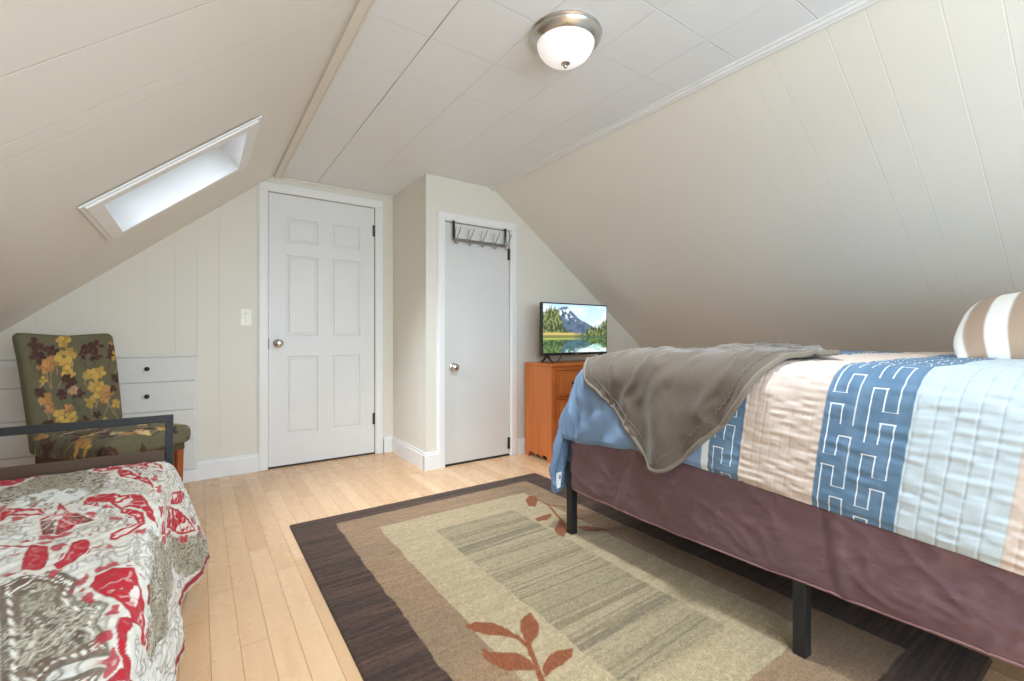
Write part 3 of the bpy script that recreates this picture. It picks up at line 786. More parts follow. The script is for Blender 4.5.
# ------------------------------------------------------------------ rug
def build_rug():
    x0, x1, y0, y1 = .376, 1.914, .30, 2.50
    nx, ny = 386, 530
    X, Y = np.meshgrid(np.linspace(x0, x1, nx), np.linspace(y0, y1, ny), indexing='ij')
    wob = .010*(fbm(X*0+Y*16, X*30, 3)-.5); wob2 = .014*(fbm(Y*9, X*5, 6)-.5)
    def fr(a, b, c, d):   # inside test of a frame edge, soft
        m = np.minimum(np.minimum(X-a-wob-wob2, b+wob+wob2-X), np.minimum(Y-c-wob, d+wob-Y))
        return np.clip(m/.003+.5, 0, 1)
    row = lambda seed, f: np.interp(Y, np.linspace(y0, y1, f), np.random.RandomState(seed).rand(f))
    streak = fbm(X*9, Y*160, 12)*.6+row(5, 420)*.4
    C = np.zeros(X.shape+(3,))+lin((76, 53, 41))
    C = over(C, np.clip((streak-.45)/.25, 0, 1)*.8, (104, 77, 60)); C = over(C, np.clip((.42-streak)/.15, 0, 1)*.8, (50, 36, 30))
    C = over(C, np.clip((row(9, 60)-.6)/.3, 0, 1)*.35, (58, 44, 40))
    tan = np.zeros(C.shape)+lin((156, 124, 94)); tan = over(tan, np.clip((fbm(X*7, Y*90, 17)-.45)/.25, 0, 1)*.6, (172, 140, 108))
    tan = over(tan, np.clip((fbm(X*5, Y*7, 19)-.5)/.2, 0, 1)*.35, (128, 108, 86))
    m = fr(.570, 1.752, .458, 2.385); C = C*(1-m[..., None])+tan*m[..., None]
    cr = np.zeros(C.shape)+lin((188, 167, 131)); cr = over(cr, np.clip((fbm(X*6, Y*60, 23)-.45)/.25, 0, 1)*.6, (173, 152, 116))
    m = fr(.729, 1.612, .660, 2.218); C = C*(1-m[..., None])+cr*m[..., None]
    ce = np.zeros(C.shape)+lin((172, 153, 120))
    s2 = row(31, 300)*.6+.4*fbm(X*30, Y*200, 51); ce = over(ce, np.clip((s2-.48)/.22, 0, 1)*.8, (138, 121, 94)); ce = over(ce, np.clip((.35-s2)/.2, 0, 1)*.7, (186, 167, 133))
    ce = over(ce, np.clip((row(33, 38)-.55)/.2, 0, 1)*.5, (150, 136, 104))
    for a, b, k in ((1.00, 1.03, .62), (1.045, 1.055, .55), (1.07, 1.078, .5), (1.75, 1.80, .7), (1.72, 1.728, .8), (1.655, 1.66, .7), (1.46, 1.475, .5), (.86, .868, .7), (.90, .905, .7), (1.115, 1.12, .6)):
        ce = over(ce, np.clip(np.minimum(Y-.05*(X-.95)-a, b-Y+.05*(X-.95))/.002+.5, 0, 1)*k, (124, 112, 90))
    m = fr(.947, 1.408, .820, 2.03); C = C*(1-m[..., None])+ce*m[..., None]
    leaf = (150, 84, 48)
    Ls = [[(.714,1.304),(.75,1.303),(.795,1.269),(.817,1.216),(.823,1.169),(.828,1.125),(.816,1.16),(.787,1.198),(.751,1.228),(.727,1.263)],
          [(.93,1.242),(.916,1.177),(.89,1.144),(.85,1.123),(.827,1.105),(.831,1.129),(.851,1.185),(.881,1.225)],
          [(.709,1.18),(.715,1.155),(.779,1.107),(.79,1.062),(.79,1.021),(.762,1.035),(.717,1.066),(.695,1.11),(.693,1.153)],
          [(.928,1.026),(.903,1.003),(.853,.995),(.816,.992),(.787,.984),(.81,1.019),(.847,1.041),(.887,1.045)],
          [(1.546,2.105),(1.606,2.155),(1.636,2.134),(1.609,2.076),(1.532,1.999),(1.511,2.028)],
          [(1.429,1.864),(1.484,1.875),(1.54,1.874),(1.524,1.847),(1.472,1.822),(1.421,1.834)],
          [(1.535,1.791),(1.507,1.717),(1.465,1.658),(1.411,1.624),(1.406,1.658),(1.427,1.706),(1.472,1.741)],
          [(1.622,1.965),(1.671,1.904),(1.702,1.788),(1.711,1.822),(1.655,1.90)], [(1.551,1.854),(1.591,1.801),(1.633,1.711),(1.625,1.76)],
          [(1.533,1.677),(1.59,1.648),(1.646,1.555),(1.583,1.577),(1.539,1.618)]]
    d = None
    wx, wy = X+.004*(vnoise(X*90, Y*90, 4)-.5), Y+.004*(vnoise(X*90, Y*90, 8)-.5)
    for p in Ls: q = sdf_poly(wx, wy, p)-.002; d = q if d is None else np.minimum(d, q)
    for p, w in (([(.823,1.169),(.824,1.107),(.802,1.048),(.778,.989),(.760,.945),(.748,.90)], .008), ([(1.609,2.076),(1.607,1.975),(1.551,1.829),(1.513,1.724),(1.52,1.663)], .006), ([(1.607,1.985),(1.63,1.94)], .005)):
        d = np.minimum(d, sdf_line(wx, wy, p)-w)
    C = over(C, np.clip(-d/.003+.5, 0, 1), leaf)
    C = over(C, np.clip(-d/.003+.5, 0, 1)*np.clip((vnoise(X*240, Y*240, 2)-.5)/.3, 0, 1)*.4, (110, 52, 30))
    C = C*(.72+.28*RS.rand(*X.shape)+.28*vnoise(X*120, Y*120, 44))[..., None]
    Z = .010+.0015*(vnoise(X*220, Y*220, 3)-.5)
    ed = np.minimum(np.minimum(X-x0, x1-X), np.minimum(Y-y0, y1-Y)); Z = np.where(ed < .001, .0005, Z)
    n = Nodes('woven_rug_pile', .95, spec=.1); v = n.coord(); c = n.attr('Col')
    st = n.noise(n.scale(v, (240, 300, 100)), 1.0, 2, .6)
    big = n.noise(n.scale(v, (40, 300, 1)), 1.0, 2)
    c2 = n.mix(n.rng(st, .36, .62), n.mix(1.0, c, (.62, .60, .58, 1), 'MULTIPLY'), n.mix(1.0, c, (1.0, 1.0, 1.0, 1), 'MULTIPLY'))
    c3 = n.mix(n.math('MULTIPLY', n.rng(big, .4, .7), .20), c2, n.mix(1.0, c2, (.62, .58, .55, 1), 'MULTIPLY'))
    n.color(c3); n.bump(st, .5, .004); n.b.inputs['Sheen Weight'].default_value = .15
    o = grid('area_rug', np.stack([X, Y, Z], -1), n.m, None, {'Col': C})
    tag(o, 'rectangular brown bordered rug with cream striped centre and rust leaves on the wood floor', 'rug')
build_rug()

# ------------------------------------------------------------------ dresser and television
def wood(name, c1, c2, axis=2, rough=.34):
    n = Nodes(name, rough); v = n.coord(); sc = [22, 22, 22]; sc[axis] = 1.6
    f = n.noise(n.scale(v, tuple(sc)), 1.0, 5, .6); g = n.noise(v, 3.5, 3)
    c = n.mix(n.rng(f, .3, .72), rgba(c1), rgba(c2)); n.color(n.mix(n.math('MULTIPLY', n.rng(g, .4, .7), .35), c, rgba(np.array(c1)*.85)))
    n.bump(f, .06, .002); return n.m
def build_dresser():
    r = root('wooden_dresser', (2.53, 2.80, 0), 'orange brown wooden dresser against the closet wall under the television', 'dresser')
    W1 = wood('orange_pine_upright', (188, 100, 44), (207, 120, 57)); W2 = wood('orange_pine_level', (176, 90, 38), (196, 108, 50), 0)
    x0, x1, y0, y1 = 2.165, 2.90, 2.625, 2.955
    def side(x, t):
        # bracket foot profile cut into the bottom edge of the side
        p = [(y0, 0), (y0+.045, 0), (y0+.050, .018)]
        for a in np.linspace(math.pi, 0, 8): p.append((y0+.085+.035*math.cos(a), .022+.022*math.sin(a)))
        p += [(y0+.128, .026), (y0+.165, .040), (y0+.202, .026)]
        for a in np.linspace(math.pi, 0, 8): p.append((y0+.245+.035*math.cos(a), .022+.022*math.sin(a)))
        p += [(y0+.282, .018), (y0+.288, 0), (y1, 0), (y1, .722), (y0, .722)]
        mb = MB(); vs = [mb.bm.verts.new((x, q[0], q[1])) for q in p]; ws = [mb.bm.verts.new((x+t, q[0], q[1])) for q in p]
        n = len(p)
        f1 = mb.bm.faces.new(vs); f2 = mb.bm.faces.new(ws[::-1])
        for i in range(n): mb.bm.faces.new((vs[i], ws[i], ws[(i+1) % n], vs[(i+1) % n]))
        bmesh.ops.triangulate(mb.bm, faces=[f1, f2])
        return mb.build('side_panel', W1, r)
    side(x0, .02); side(x1-.02, .02)
    MB().box((x0-.006, y0-.014, .722), (x1+.006, y1, .742), .005).build('top', W1, r)
    MB().box((x0+.02, y1-.01, .05), (x1-.02, y1, .722)).build('back_panel', W2, r)
    mb = MB(); mb.box((x0+.02, y0, .690), (x1-.02, y0+.02, .722), .002); mb.box((x0+.02, y0, .055), (x0+.05, y0+.02, .690), .002); mb.box((x1-.05, y0, .055), (x1-.02, y0+.02, .690), .002)
    for z in (.055, .258, .472): mb.box((x0+.05, y0, z), (x1-.05, y0+.02, z+.022), .002)
    mb.box((x0+.02, y0+.02, .06), (x1-.02, y0+.03, .70))
    mb.build('face_frame', W2, r)
    MB().box((x0+.02, y0+.012, 0), (x1-.02, y0+.026, .055), .002).build('kick_board', W2, r)
    kn = simple('dark_bronze_knob', (46, 36, 30), .35, .8)
    for z0, z1 in ((.080, .255), (.283, .469), (.497, .687)):
        bm = bmesh.new(); mb = MB(); bm = mb.bm
        mb.box((x0+.053, y0-.010, z0), (x1-.053, y0+.018, z1), .003)
        d = mb.build('drawer', W2, r)
        mb = MB(); mb.box((x0+.078, y0-.013, z0+.022), (x1-.078, y0-.008, z1-.022), .003); mb.build('raised_panel', W1, d)
        for kx in (x0+.20, x1-.20):
            mb = MB(); mb.lathe([(.010, 0), (.006, -.008), (.013, -.014), (.015, -.022), (.009, -.028), (.001, -.029)], (kx, y0-.012, (z0+z1)/2), 'y', 18)
            auto(mb.build('knob', kn, d), 50)
build_dresser()
def build_tv():
    cx, yv = 2.514, 2.745
    r = root('television', (cx, yv, .742), 'flat screen television showing a mountain lake on the orange brown dresser', 'television')
    w, z0, z1 = .352, .800, 1.212
    mb = MB(); mb.box((cx-w, yv-.010, z0), (cx+w, yv+.022, z1), .004); mb.box((cx-w*.72, yv+.020, z0+.02), (cx+w*.72, yv+.055, z0+.25), .012)
    mb.build('casing', M_blackp, r)
    # picture
    nx, nz = 176, 100
    U, V = np.meshgrid(np.linspace(0, 1, nx), np.linspace(0, 1, nz), indexing='ij')
    T = 1-V                                      # T = 0 at the top
    sky = np.zeros(U.shape+(3,))+lin((204, 230, 244)); sky = over(sky, np.clip((fbm(U*4, T*7, 2)-.45)/.2, 0, 1), (244, 248, 250)); sky = over(sky, np.clip((.25-T)/.3, 0, 1)*.5, (150, 205, 240))
    C = sky
    def ridge(u): return .06+np.interp(u, [0, .20, .30, .36, .45, .55, .68, .78, 1], [.12, .05, -.02, -.02, .10, .24, .32, .40, .52])+.03*(fbm(u*24, u*0+3, 5)-.5)
    mt = np.clip((T-ridge(U))/.012, 0, 1)
    g = np.zeros(C.shape)+lin((96, 118, 142)); g = over(g, np.clip((fbm(U*16+T*10, T*14-U*9, 9)-.46)/.12, 0, 1)*.7, (62, 82, 104)); g = over(g, np.clip((fbm(U*26-T*8, T*20+U*7, 14)-.55)/.06, 0, 1)*np.clip((.42-T)/.2, 0, 1), (232, 238, 246))
    C = C*(1-mt[..., None])+g*mt[..., None]
    def trees(C, prof, dark, light, seed):
        sp = np.abs(((U*46+seed) % 1)-.5)*.16*np.interp(U, [0, 1], [1, 1])
        hgt = prof+sp+.10*(vnoise(U*44, U*0+seed, seed)-.5)
        m = np.clip((T-hgt)/.02, 0, 1)*(T < .66)
        c = np.zeros(C.shape)+lin(dark); c = over(c, np.clip((fbm(U*50, T*22, seed)-.48)/.12, 0, 1)*.8, light)
        return C*(1-m[..., None])+c*m[..., None]
    C = trees(C, np.interp(U, [0, .08, .2, .27, .32, .5, .62, .75, .85, .93, 1], [.16, .06, .04, .22, .46, .58, .56, .44, .40, .33, .26]), (66, 80, 56), (150, 158, 92), 4)
    C = over(C, np.clip((T-.58)/.02, 0, 1)*(T < .67)*np.clip((.62-U)/.2, 0, 1), (206, 186, 112))
    C = over(C, np.clip((.02-np.abs(T-.655))/.01, 0, 1)*.8, (84, 96, 62))
    # lake: mirrored upper half, darker and greener
    lake = T > .67; Tm = np.clip(.67-(T-.67)*1.35, 0, 1)
    iu = np.clip((U*(nx-1)+1.5*np.sin(T*240)).astype(int), 0, nx-1); iv = np.clip(((1-Tm)*(nz-1)).astype(int), 0, nz-1)
    refl = C[iu, iv]*np.array([.62, .82, .66])+np.array([.006, .02, .012])
    C = np.where(lake[..., None], refl, C)
    C = over(C, lake*np.clip((T-.90)/.04, 0, 1)*np.clip((fbm(U*7, T*12, 33)-.36)/.1, 0, 1)*np.clip((U-.45)/.2, 0, 1), (232, 240, 246))
    n = Nodes('screen_picture', .12); c = n.attr('Col'); n.color((.01, .01, .01, 1))
    n.put(n.b.inputs['Emission Color'], c); n.b.inputs['Emission Strength'].default_value = .95
    n.put(n.b.inputs['Roughness'], n.rng(n.noise(n.coord(), 30), 0, 1, .10, .14))
    P = np.stack([cx-w+.010+U*(2*w-.020), np.full(U.shape, yv-.0108), z0+.020+V*(z1-z0-.030)], -1)
    grid('screen', P, n.m, r, {'Col': C}, smooth=False)
    for sx in (-.29, .29):
        mb = MB()
        mb.tube([(cx+sx, yv+.005, .803), (cx+sx-.012, yv-.05, .765), (cx+sx-.02, yv-.085,   .7488)], [.010, .008, .006], 10)
        mb.tube([(cx+sx, yv+.005, .803), (cx+sx+.012, yv+.06, .765), (cx+sx+.02, yv+.095,   .7488)], [.010, .008, .006], 10)
        auto(mb.build('foot', M_blackp, r), 60)
    mb = MB(); mb.tube([(cx-.12, yv+.03, .81), (cx-.122, yv+.035, .785), (cx-.118, yv+.06, .760), (cx-.105, yv+.10, .7468), (cx-.07, yv+.16, .7465)], .003, 8)
    auto(mb.build('power_cord', M_blackp, r), 60)
    MB().box((cx-.012, yv-.0115, z0+.005), (cx+.012, yv-.0095, z0+.011)).build('logo_badge', M_chrome, r)
build_tv()

# ------------------------------------------------------------------ right bed
def build_right_bed():
    r = root('metal_platform_bed', (2.2, .62, 0), 'black metal bed frame with square legs under the plum bed skirt', 'bed frame')
    x0, x1, ya, yb = 1.472, 2.93, -.40, 1.62
    mb = MB()
    for x in (x0+.012, x1-.012): mb.box((x-.012, ya, .345), (x+.012, yb, .385), .003)
    for y in (ya, .61, yb-.04): mb.box((x0+.024, y-.016, .345), (x1-.024, y+.016, .385), .003)
    mb.build('rails', M_black, r)
    for x in (x0, x1):
        for y in (ya+.02, .625, 1.632):
            MB().box((x-.0185, y-.0185, .0105 if x < 2 else 0), (x+.0185, y+.0185, .345), .003).build('leg', M_black, r)
    for k in range(8): MB().box((x0+.024, ya+.10+k*.245, .372), (x1-.024, ya+.16+k*.245, .384)).build('slat', M_black, r)
    bs = simple('grey_box_spring_ticking', (150, 146, 142), .9)
    V, F, _ = rbox(None, (1.40, 1.95, .20), .03, 14)
    tag(rawmesh('box_spring', V+np.array([2.20, .60, .387+.1]), F, bs, None, None), 'grey box spring inside the plum bed skirt', 'box spring')
    V, F, _ = rbox(None, (1.38, 1.90, .25), .07, 20)
    tag(rawmesh('mattress', V+np.array([2.21, .58, .592+.125]), F, simple('cream_mattress_ticking', (228, 224, 214), .9), None, None), 'cream mattress under the blue striped comforter', 'mattress')
    # skirt: near side, foot side, far side as one hanging cloth
    path = [(x0-.026, ya), (x0-.026, 1.590), (x0-.014, 1.602), (x1+.014, 1.602), (x1+.026, 1.59), (x1+.026, ya)]
    pts = []
    for (ax, ay), (bx, by) in zip(path, path[1:]):
        L = math.hypot(bx-ax, by-ay); k = max(2, int(L/.008))
        for i in range(k): t = i/k; pts.append((ax+(bx-ax)*t, ay+(by-ay)*t, (by-ay)/L, -(bx-ax)/L))
    pts = np.array(pts+[(path[-1][0], path[-1][1], -1, 0)]); Ls = np.arange(len(pts))*.008
    nz = 44; t = np.linspace(0, 1, nz); S, T = np.meshgrid(Ls, t, indexing='ij')
    wr = .009*(fbm(S*5+T*1.6, T*2.2-S*1.2, 5)-.5)+.006*np.abs(fbm(S*9-T*3, T*3+S*2, 9)-.5)*2-.003
    wr += .012*np.exp(-((S-1.60-.10*T)/.016)**2)*T**.5+.012*np.exp(-((S-.95+.05*T)/.02)**2)*T-.010*np.exp(-((S-.975+.05*T)/.014)**2)*T
    rg = 1-2*np.abs(fbm(S*4.3+T*1.1, T*2.0+S*.9, 41)-.5); rg2 = 1-2*np.abs(fbm(S*8.5-T*1.7, T*3.4+S*1.9, 47)-.5)
    wr += .006*(rg**20-.08)+.005*(rg2**20-.08)
    wr = (wr+.006)*np.clip(T*4, 0, 1)*np.clip((1-T)*5+.4, 0, 1)+.006*np.clip(T*3, 0, 1)
    zb = .240+.010*np.sin(S*3.1)+.006*(fbm(S*7, S*0, 3)-.5)
    nxn, nyn = pts[:, 2], pts[:, 3]
    P = np.stack([pts[:, 0, None]-nxn[:, None]*wr, pts[:, 1, None]-nyn[:, None]*wr, .585+(zb-.585)*T], -1)
    n = Nodes('plum_satin', .29, spec=.5); v = n.coord(); f = n.noise(v, 7, 4, .6); f2 = n.noise(n.scale(v, (20, 11, 26)), 1.0, 4, .65)
    n.color(n.mix(f, rgba((96, 70, 75)), rgba((110, 82, 87)))); n.bump(n.math('ADD', f2, n.math('MULTIPLY', n.noise(v, 500, 1), .05)), .35, .012)
    sk = grid('bed_skirt', P, n.m)
    m = sk.modifiers.new('thickness', 'SOLIDIFY'); m.thickness = .003; m.offset = 0
    tag(sk, 'plum satin bed skirt hanging below the blue striped comforter', 'bed skirt')
    hm = simple('plum_hem_binding', (128, 92, 92), .5)
    e = P[:, -1]; mb = MB(); mb.tube([tuple(p) for p in e[::3]], .0042, 8)
    h = mb.build('hem', hm, sk, True)
    # comforter
    dr = Drape(1.530, 1, 1.30, 1.475, .873, .105, .17, .03, .50, .435, .78, .13, .035)
    a = np.concatenate([np.linspace(-.435, .12, 230), np.linspace(.125, 1.30, 230), np.linspace(1.31, 1.62, 20)])
    b = np.concatenate([np.linspace(-.36, .04, 116), np.linspace(.0435, .96, 330), np.linspace(.967, 1.475+.78, 170)])
    A, B = np.meshgrid(a, b, indexing='ij')
    P = dr.at(np.where(A < 0, A*(1+.11*np.clip((.95-B)/.8, 0, 1.3)), A), B)
    Nn = normals(P)
    o_ = np.maximum(-A, 0)
    # band layout along b (value = position of the line at the middle of the drop)
    LB, WS, NB, BG, WB, AQ, BG2 = .866, .842, .735, .520, .335, .150, -.05
    inb = lambda lo, hi: np.clip((B-lo)/.002+.5, 0, 1)*np.clip((hi-B)/.002+.5, 0, 1)
    C = np.zeros(P.shape)+lin((118, 141, 170))
    C = over(C, np.clip((B-LB)/.002, 0, 1)*np.clip((fbm(A*4, B*5, 3)-.4)/.3, 0, 1)*.3, (130, 154, 184))
    blue = np.zeros(P.shape)+lin((92, 119, 144)); blue = over(blue, np.clip((fbm(A*8, B*40, 6)-.45)/.2, 0, 1)*.5, (108, 134, 158))
    beige = np.zeros(P.shape)+lin((204, 187, 175)); aqua = np.zeros(P.shape)+lin((183, 194, 199))
    for arr, lo, hi in ((blue, NB, WS), (beige, BG, NB), (blue, WB, BG), (aqua, AQ, WB), (beige, BG2, AQ), (blue, -.2, BG2), (aqua, -.5, -.2)):
        m = inb(lo, hi)[..., None]; C = C*(1-m)+arr*m
    C = over(C, inb(WS, LB), (214, 217, 218))
    # outlined interlocking key pattern
    def key(d, bl, wid, per, z0):
        """bl = left line of the column (larger b), columns run along a"""
        xm, xr = bl-wid/2, bl-wid; rh = per*.83; t = A-z0
        for col, (xa, xb) in ((0, (bl, xm)), (1, (xm, xr))):
            tt = np.mod(t+per*.5*col, per)
            inside = (B <= xa+.003) & (B >= xb-.003)
            edge = np.where(inside, np.minimum(np.abs(tt), np.abs(tt-rh)), 9)
            xo = bl if col == 0 else xr
            v = np.where(tt <= rh, np.abs(B-xo), 9)
            d = np.minimum(d, np.minimum(edge, v))
        t0, t1 = np.mod(t, per), np.mod(t+per*.5, per)
        mid = np.where((t0 <= rh) & (t1 <= rh), np.abs(B-xm), 9)
        return np.minimum(d, mid)
    d = np.full(A.shape, 9.0)
    d = key(d, WS-.018, .062, .158, .00)
    d = key(d, BG-.014, .057, .158, .03); d = key(d, BG-.100, .057, .158, .075)
    d = key(d, BG2-.014, .057, .158, .03); d = key(d, BG2-.085, .057, .158, .075)
    d = np.minimum(d, .02)
    # quilting relief
    cr = .7*vnoise(A/.0105+1.2*fbm(A*9, B*9, 4), B/.040, 12)+.3*vnoise(A/.021, B/.07, 16)-.5
    st_b = np.abs(np.mod(B-BG, .026)/.026-.5)*2; st_a = np.abs(np.mod(B-AQ, .036)/.036-.5)*2
    m_be = inb(BG, NB)+inb(BG2, AQ); m_aq = inb(AQ, WB)+inb(-.5, -.2); m_bl = inb(NB, WS)+inb(WB, BG)
    rel = m_be*(.0092*cr-.0018*np.clip((st_b-.8)/.2, 0, 1))
    rel += m_aq*(.0095*cr-.0024*np.clip((st_a-.84)/.16, 0, 1))
    rel += m_bl*(.0060*(vnoise(A/.015+fbm(A*8, B*8, 5)*2, B/.06, 15)-.5))
    puff = .012*(fbm(A*5, B*4, 8)-.5)+.016*(fbm(A*2.2, B*2.2, 18)-.5)
    foot = np.clip((B-.86)/.1, 0, 1)
    fold = foot*(.012*(fbm(A*7+B*3, B*9-A*4, 22)-.5)*2+.010*np.sin((A*1.1+B)*26)*np.clip(-A/.4, 0, 1)*np.clip((B-1.0)/.3, 0, 1))
    side = .012*np.sin(np.pi*np.clip(o_/.435, 0, 1))*np.clip(o_*9, 0, 1)
    hemr = -.010*np.clip((o_-.415)/.02, 0, 1)
    P = P+Nn*(rel+puff*.7+fold+side+hemr)[..., None]
    n = Nodes('striped_comforter_cotton', .78, spec=.2); c = n.attr('Col'); k = n.attr('key', 'Fac'); v = n.coord()
    line = n.rng(k, .0011, .0021, 1, 0)
    c = n.mix(line, c, rgba((222, 228, 232)))
    w = n.noise(v, 260, 2); n.color(n.mix(n.rng(w, .3, .7, 0, .05), c, n.mix(1.0, c, (.5, .5, .5, 1), 'MULTIPLY')))
    n.bump(w, .10, .002); n.b.inputs['Sheen Weight'].default_value = .05
    cf = grid('comforter', P, n.m, None, {'Col': C, 'key': d})
    m = cf.modifiers.new('thickness', 'SOLIDIFY'); m.thickness = .014; m.offset = -1
    tag(cf, 'quilted comforter with light blue, beige and aqua stripes on the large bed', 'comforter')
    Mt = simple('white_care_tag', (236, 236, 234), .6)
    tp = dr.at(np.array([[-.30]]), np.array([[1.475+.66]]))[0, 0]
    mb = MB()
    x, y, z = tp
    mb.prism([(x-.020, y, z-.02), (x+.010, y-.012, z-.01), (x-.004, y-.016, z-.085), (x-.030, y-.004, z-.095)], (.0012, .0016, 0)); mb.build('care_tag', Mt, cf)
    # throw blanket
    nu, nv = 150, 150
    def curve(pts, n):
        pts = np.array(pts, float); dd = np.r_[0, np.cumsum(np.hypot(*np.diff(pts, axis=0).T))]; dd /= dd[-1]
        f = np.linspace(0, 1, n)
        q = np.stack([np.interp(f, dd, pts[:, 0]), np.interp(f, dd, pts[:, 1])], -1)
        for _ in range(60): q[1:-1] = .25*q[:-2]+.5*q[1:-1]+.25*q[2:]
        return q
    T_, R_, L_, F_ = (-.535, 1.035), (.19, .625), (.34, 1.93), (1.22, 1.30)
    cR = curve([T_, (-.375, .895), (-.27, .80), (-.17, .735), (-.05, .685), (.08, .645), R_], nu)
    cL = curve([T_, (-.49, 1.05), (-.378, 1.135), (-.258, 1.285), (-.145, 1.43), (.02, 1.60), (.18, 1.80), L_], nv)
    cRF = curve([R_, (.7, .93), F_], nv); cLF = curve([L_, (.8, 1.66), F_], nu)
    u = np.linspace(0, 1, nu)[:, None, None]; w = np.linspace(0, 1, nv)[None, :, None]
    G = (1-w)*cR[:, None]+w*cLF[:, None]+(1-u)*cL[None]+u*cRF[None]
    T0, R0, L0, F0 = cR[0], cR[-1], cL[-1], cLF[-1]
    G = G-((1-u)*(1-w)*T0+u*(1-w)*R0+(1-u)*w*L0+u*w*F0)
    A2, B2 = G[..., 0], G[..., 1]
    sq = np.clip(1-(u[..., 0]+w[..., 0])/.13, 0, 1)**1.6
    A2 = A2+.060*sq; B2 = B2+.008*sq
    P0 = dr.at(A2, B2); N0 = normals(P0)
    if N0[nu//2, nv//2, 2] < 0: N0 = -N0
    UU, WW = np.meshgrid(np.linspace(0, 1, nu), np.linspace(0, 1, nv), indexing='ij')
    hang = np.clip((-A2+.05)/.35, 0, 1)
    ang = (UU-WW)
    folds = .016*np.sin(ang*11+1.0)*hang*np.clip(1.3-np.abs(ang), 0, 1)+.010*np.sin(ang*23+UU*3)*hang
    topw = (.026*(fbm(A2*4+B2, B2*5, 5)-.4)+.020*(fbm(A2*7+B2*3, B2*12-A2*2, 9)-.42)+.018*((1-2*np.abs(fbm(A2*4.2+B2*5, B2*4-A2*3, 19)-.5))**8-.2))
    ridge = .018*np.exp(-((B2-A2*.25-.93)/.06)**2)*np.clip((A2+.1)/.2, 0, 1)+.014*np.exp(-((B2-A2*.4-1.25)/.05)**2)*np.clip((A2+.15)/.2, 0, 1)
    back = .02*np.clip((A2-.5)/.4, 0, 1)
    P2 = P0+N0*(.018+folds+topw*.75+ridge*.5)[..., None]
    n = Nodes('taupe_fleece', .95, spec=.1); v = n.coord(); f = n.noise(v, 10, 4, .6); f2 = n.noise(v, 420, 2)
    n.color(n.mix(f, rgba((90, 79, 69)), rgba((110, 98, 87)))); n.bump(n.math('ADD', n.math('MULTIPLY', f, .6), n.math('MULTIPLY', f2, .15)), .35, .012)
    n.b.inputs['Sheen Weight'].default_value = .35; n.b.inputs['Sheen Roughness'].default_value = .4
    th = grid('throw_blanket', P2, n.m)
    if th.data.polygons[nu//2*(nv-1)+nv//2].normal.z < 0: th.data.flip_normals()
    m = th.modifiers.new('thickness', 'SOLIDIFY'); m.thickness = .012; m.offset = 0
    tag(th, 'taupe fleece throw blanket with one corner hanging over the striped comforter', 'blanket')
    hmat = simple('taupe_hem', (120, 109, 96), .9, var=.06, bump=.4, bscale=120)
    loop = [P2[i, 0] for i in range(nu-1, -1, -1)]+[P2[0, j] for j in range(1, nv)]
    mb = MB(); mb.tube([tuple(p) for p in loop[::2]], .0095, 10); mb.build('hem', hmat, th, True)
    inner = [P2[i, 5]+N0[i, 5]*.008 for i in range(nu-1, 4, -1)]+[P2[5, j]+N0[5, j]*.008 for j in range(6, nv)]
    smat = simple('pale_stitching', (124, 114, 102), .8)
    zig = []
    for i, p in enumerate(inner[::2]):
        zig.append(tuple(Vector(p)+Vector((0, .003*(1 if i % 2 else -1), .003*(1 if i % 2 else -1)))))
    mb = MB(); mb.tube(zig, .0011, 6); mb.build('stitching', smat, th, True)
    # pillow: stripes across its length (local x), leaning back against the far side of the bed
    nn = 90
    s = np.linspace(-1, 1, nn); X, Y = np.meshgrid(s, s, indexing='ij')
    Lp, Hp, Tp = .37, .222, .098
    pin = 1-.05*(1-np.abs(X)**2)*np.abs(Y)**4
    def half(sg):
        k = np.clip((1-np.abs(X)**2.6), 0, 1)**.55*np.clip((1-np.abs(Y)**2.6), 0, 1)**.55
        return np.stack([X*Lp*(1-.10*np.abs(Y)**2.6*np.abs(X)**.5), Y*Hp*pin, sg*Tp*k+.006*sg*(fbm(X*3, Y*3, 4)-.5)*k], -1)
    cx = X*Lp
    C = np.zeros(X.shape+(3,))+lin((238, 236, 230))
    tanc = (172, 147, 127)
    for lo, hi in ((-.338, -.285), (-.225, -.160), (-.095, -.03), (.035, .10), (.165, .23), (.29, .34)): C = over(C, np.clip((cx-lo)/.003+.5, 0, 1)*np.clip((hi-cx)/.003+.5, 0, 1), tanc)
    th_ = math.radians(30)
    # local x -> -world y, local y -> up the lean, local z -> face towards the room
    Mx = Matrix(((0, math.cos(th_), -math.sin(th_)), (-1, 0, 0), (0, math.sin(th_), math.cos(th_))))
    Mn = np.array(Mx); cen = np.array([2.40, .10, .885+.098])
    f1 = half(1)@Mn.T+cen; f2_ = half(-1)@Mn.T+cen
    idx = np.arange(nn*nn).reshape(nn, nn)
    q = np.stack([idx[:-1, :-1], idx[1:, :-1], idx[1:, 1:], idx[:-1, 1:]], -1).reshape(-1, 4)
    V = np.concatenate([f1.reshape(-1, 3), f2_.reshape(-1, 3)]); F = np.concatenate([q, q[:, ::-1]+nn*nn])
    pl = rawmesh('pillow', V, F, fabric('striped_pillow_cotton', .8, 600, .1, .05), None, {'Col': np.concatenate([C.reshape(-1, 3)]*2)})
    tag(pl, 'white pillow with tan stripes leaning at the far side of the large bed', 'pillow')
build_right_bed()

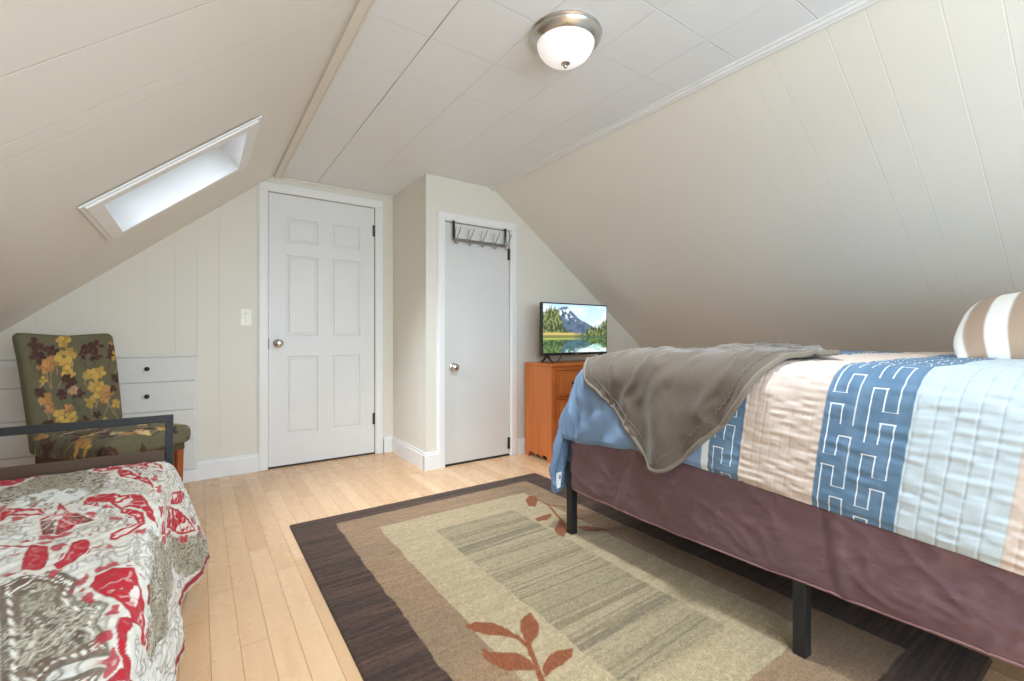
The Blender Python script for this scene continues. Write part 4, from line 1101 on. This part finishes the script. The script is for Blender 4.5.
# ------------------------------------------------------------------ light and camera
def build_light():
    w = bpy.data.worlds.new('daylight'); SC.world = w; w.use_nodes = True
    b = w.node_tree.nodes['Background']; b.inputs[0].default_value = (.80, .90, 1.0, 1); b.inputs[1].default_value = .8
    def area(name, loc, rot, sx, sy, power, col=(.72, .92, 1.10)):
        l = bpy.data.lights.new(name, 'AREA'); l.shape = 'RECTANGLE'; l.size, l.size_y = sx, sy; l.energy = power; l.color = col
        o = bpy.data.objects.new(name, l); COL.objects.link(o); o.location = loc; o.rotation_euler = rot; return o
    area('rear_window_fill', (1.15, REAR+.03, 1.21), (math.radians(90), 0, 0), 1.75, 1.1, P_WIN)  # added area light at the unseen rear window, evens out the brightness
    s = area('skylight_daylight', SKY_POS, (0, 0, 0), .44, .46, P_SKY, (.80, .92, 1.05))
    s.data.spread = math.radians(64); s.rotation_euler = Vector(-SKY_N).to_track_quat('-Z', 'Y').to_euler()
    l = bpy.data.lights.new('lamp_glow', 'SPOT'); l.energy = P_LAMP; l.spot_size = math.radians(172); l.spot_blend = 1.0; l.shadow_soft_size = .1; l.color = (.80, .94, 1.05)
    o = bpy.data.objects.new('lamp_glow', l); COL.objects.link(o); o.location = (1.156, 1.318, 1.95)
    l = bpy.data.lights.new('fill_light', 'POINT'); l.energy = P_FILL; l.shadow_soft_size = .4; l.color = (.70, .91, 1.10)  # added soft fill behind the camera, has no fixture
    o = bpy.data.objects.new('fill_light', l); COL.objects.link(o); o.location = (.25, -.85, 1.08)
    c = bpy.data.cameras.new('camera'); c.sensor_width = 36; c.lens = 456.2/1024*36; c.shift_y = -(340.5-336.15)/1024; c.clip_start = .02
    o = bpy.data.objects.new('camera', c); COL.objects.link(o); o.location = (0, 0, .95); o.rotation_euler = (math.radians(90), 0, -math.radians(34.567)); SC.camera = o
    v = SC.view_settings; v.view_transform = 'Standard'; v.look = 'None'; v.gamma = 1; v.use_curve_mapping = False; v.exposure = EXPO
    SC.cycles.max_bounces = 12; SC.cycles.diffuse_bounces = 8
P_WIN, P_SKY, P_LAMP, P_FILL, EXPO = 35.0, 4.4, 90.0, 46.0, 0.42
build_light()
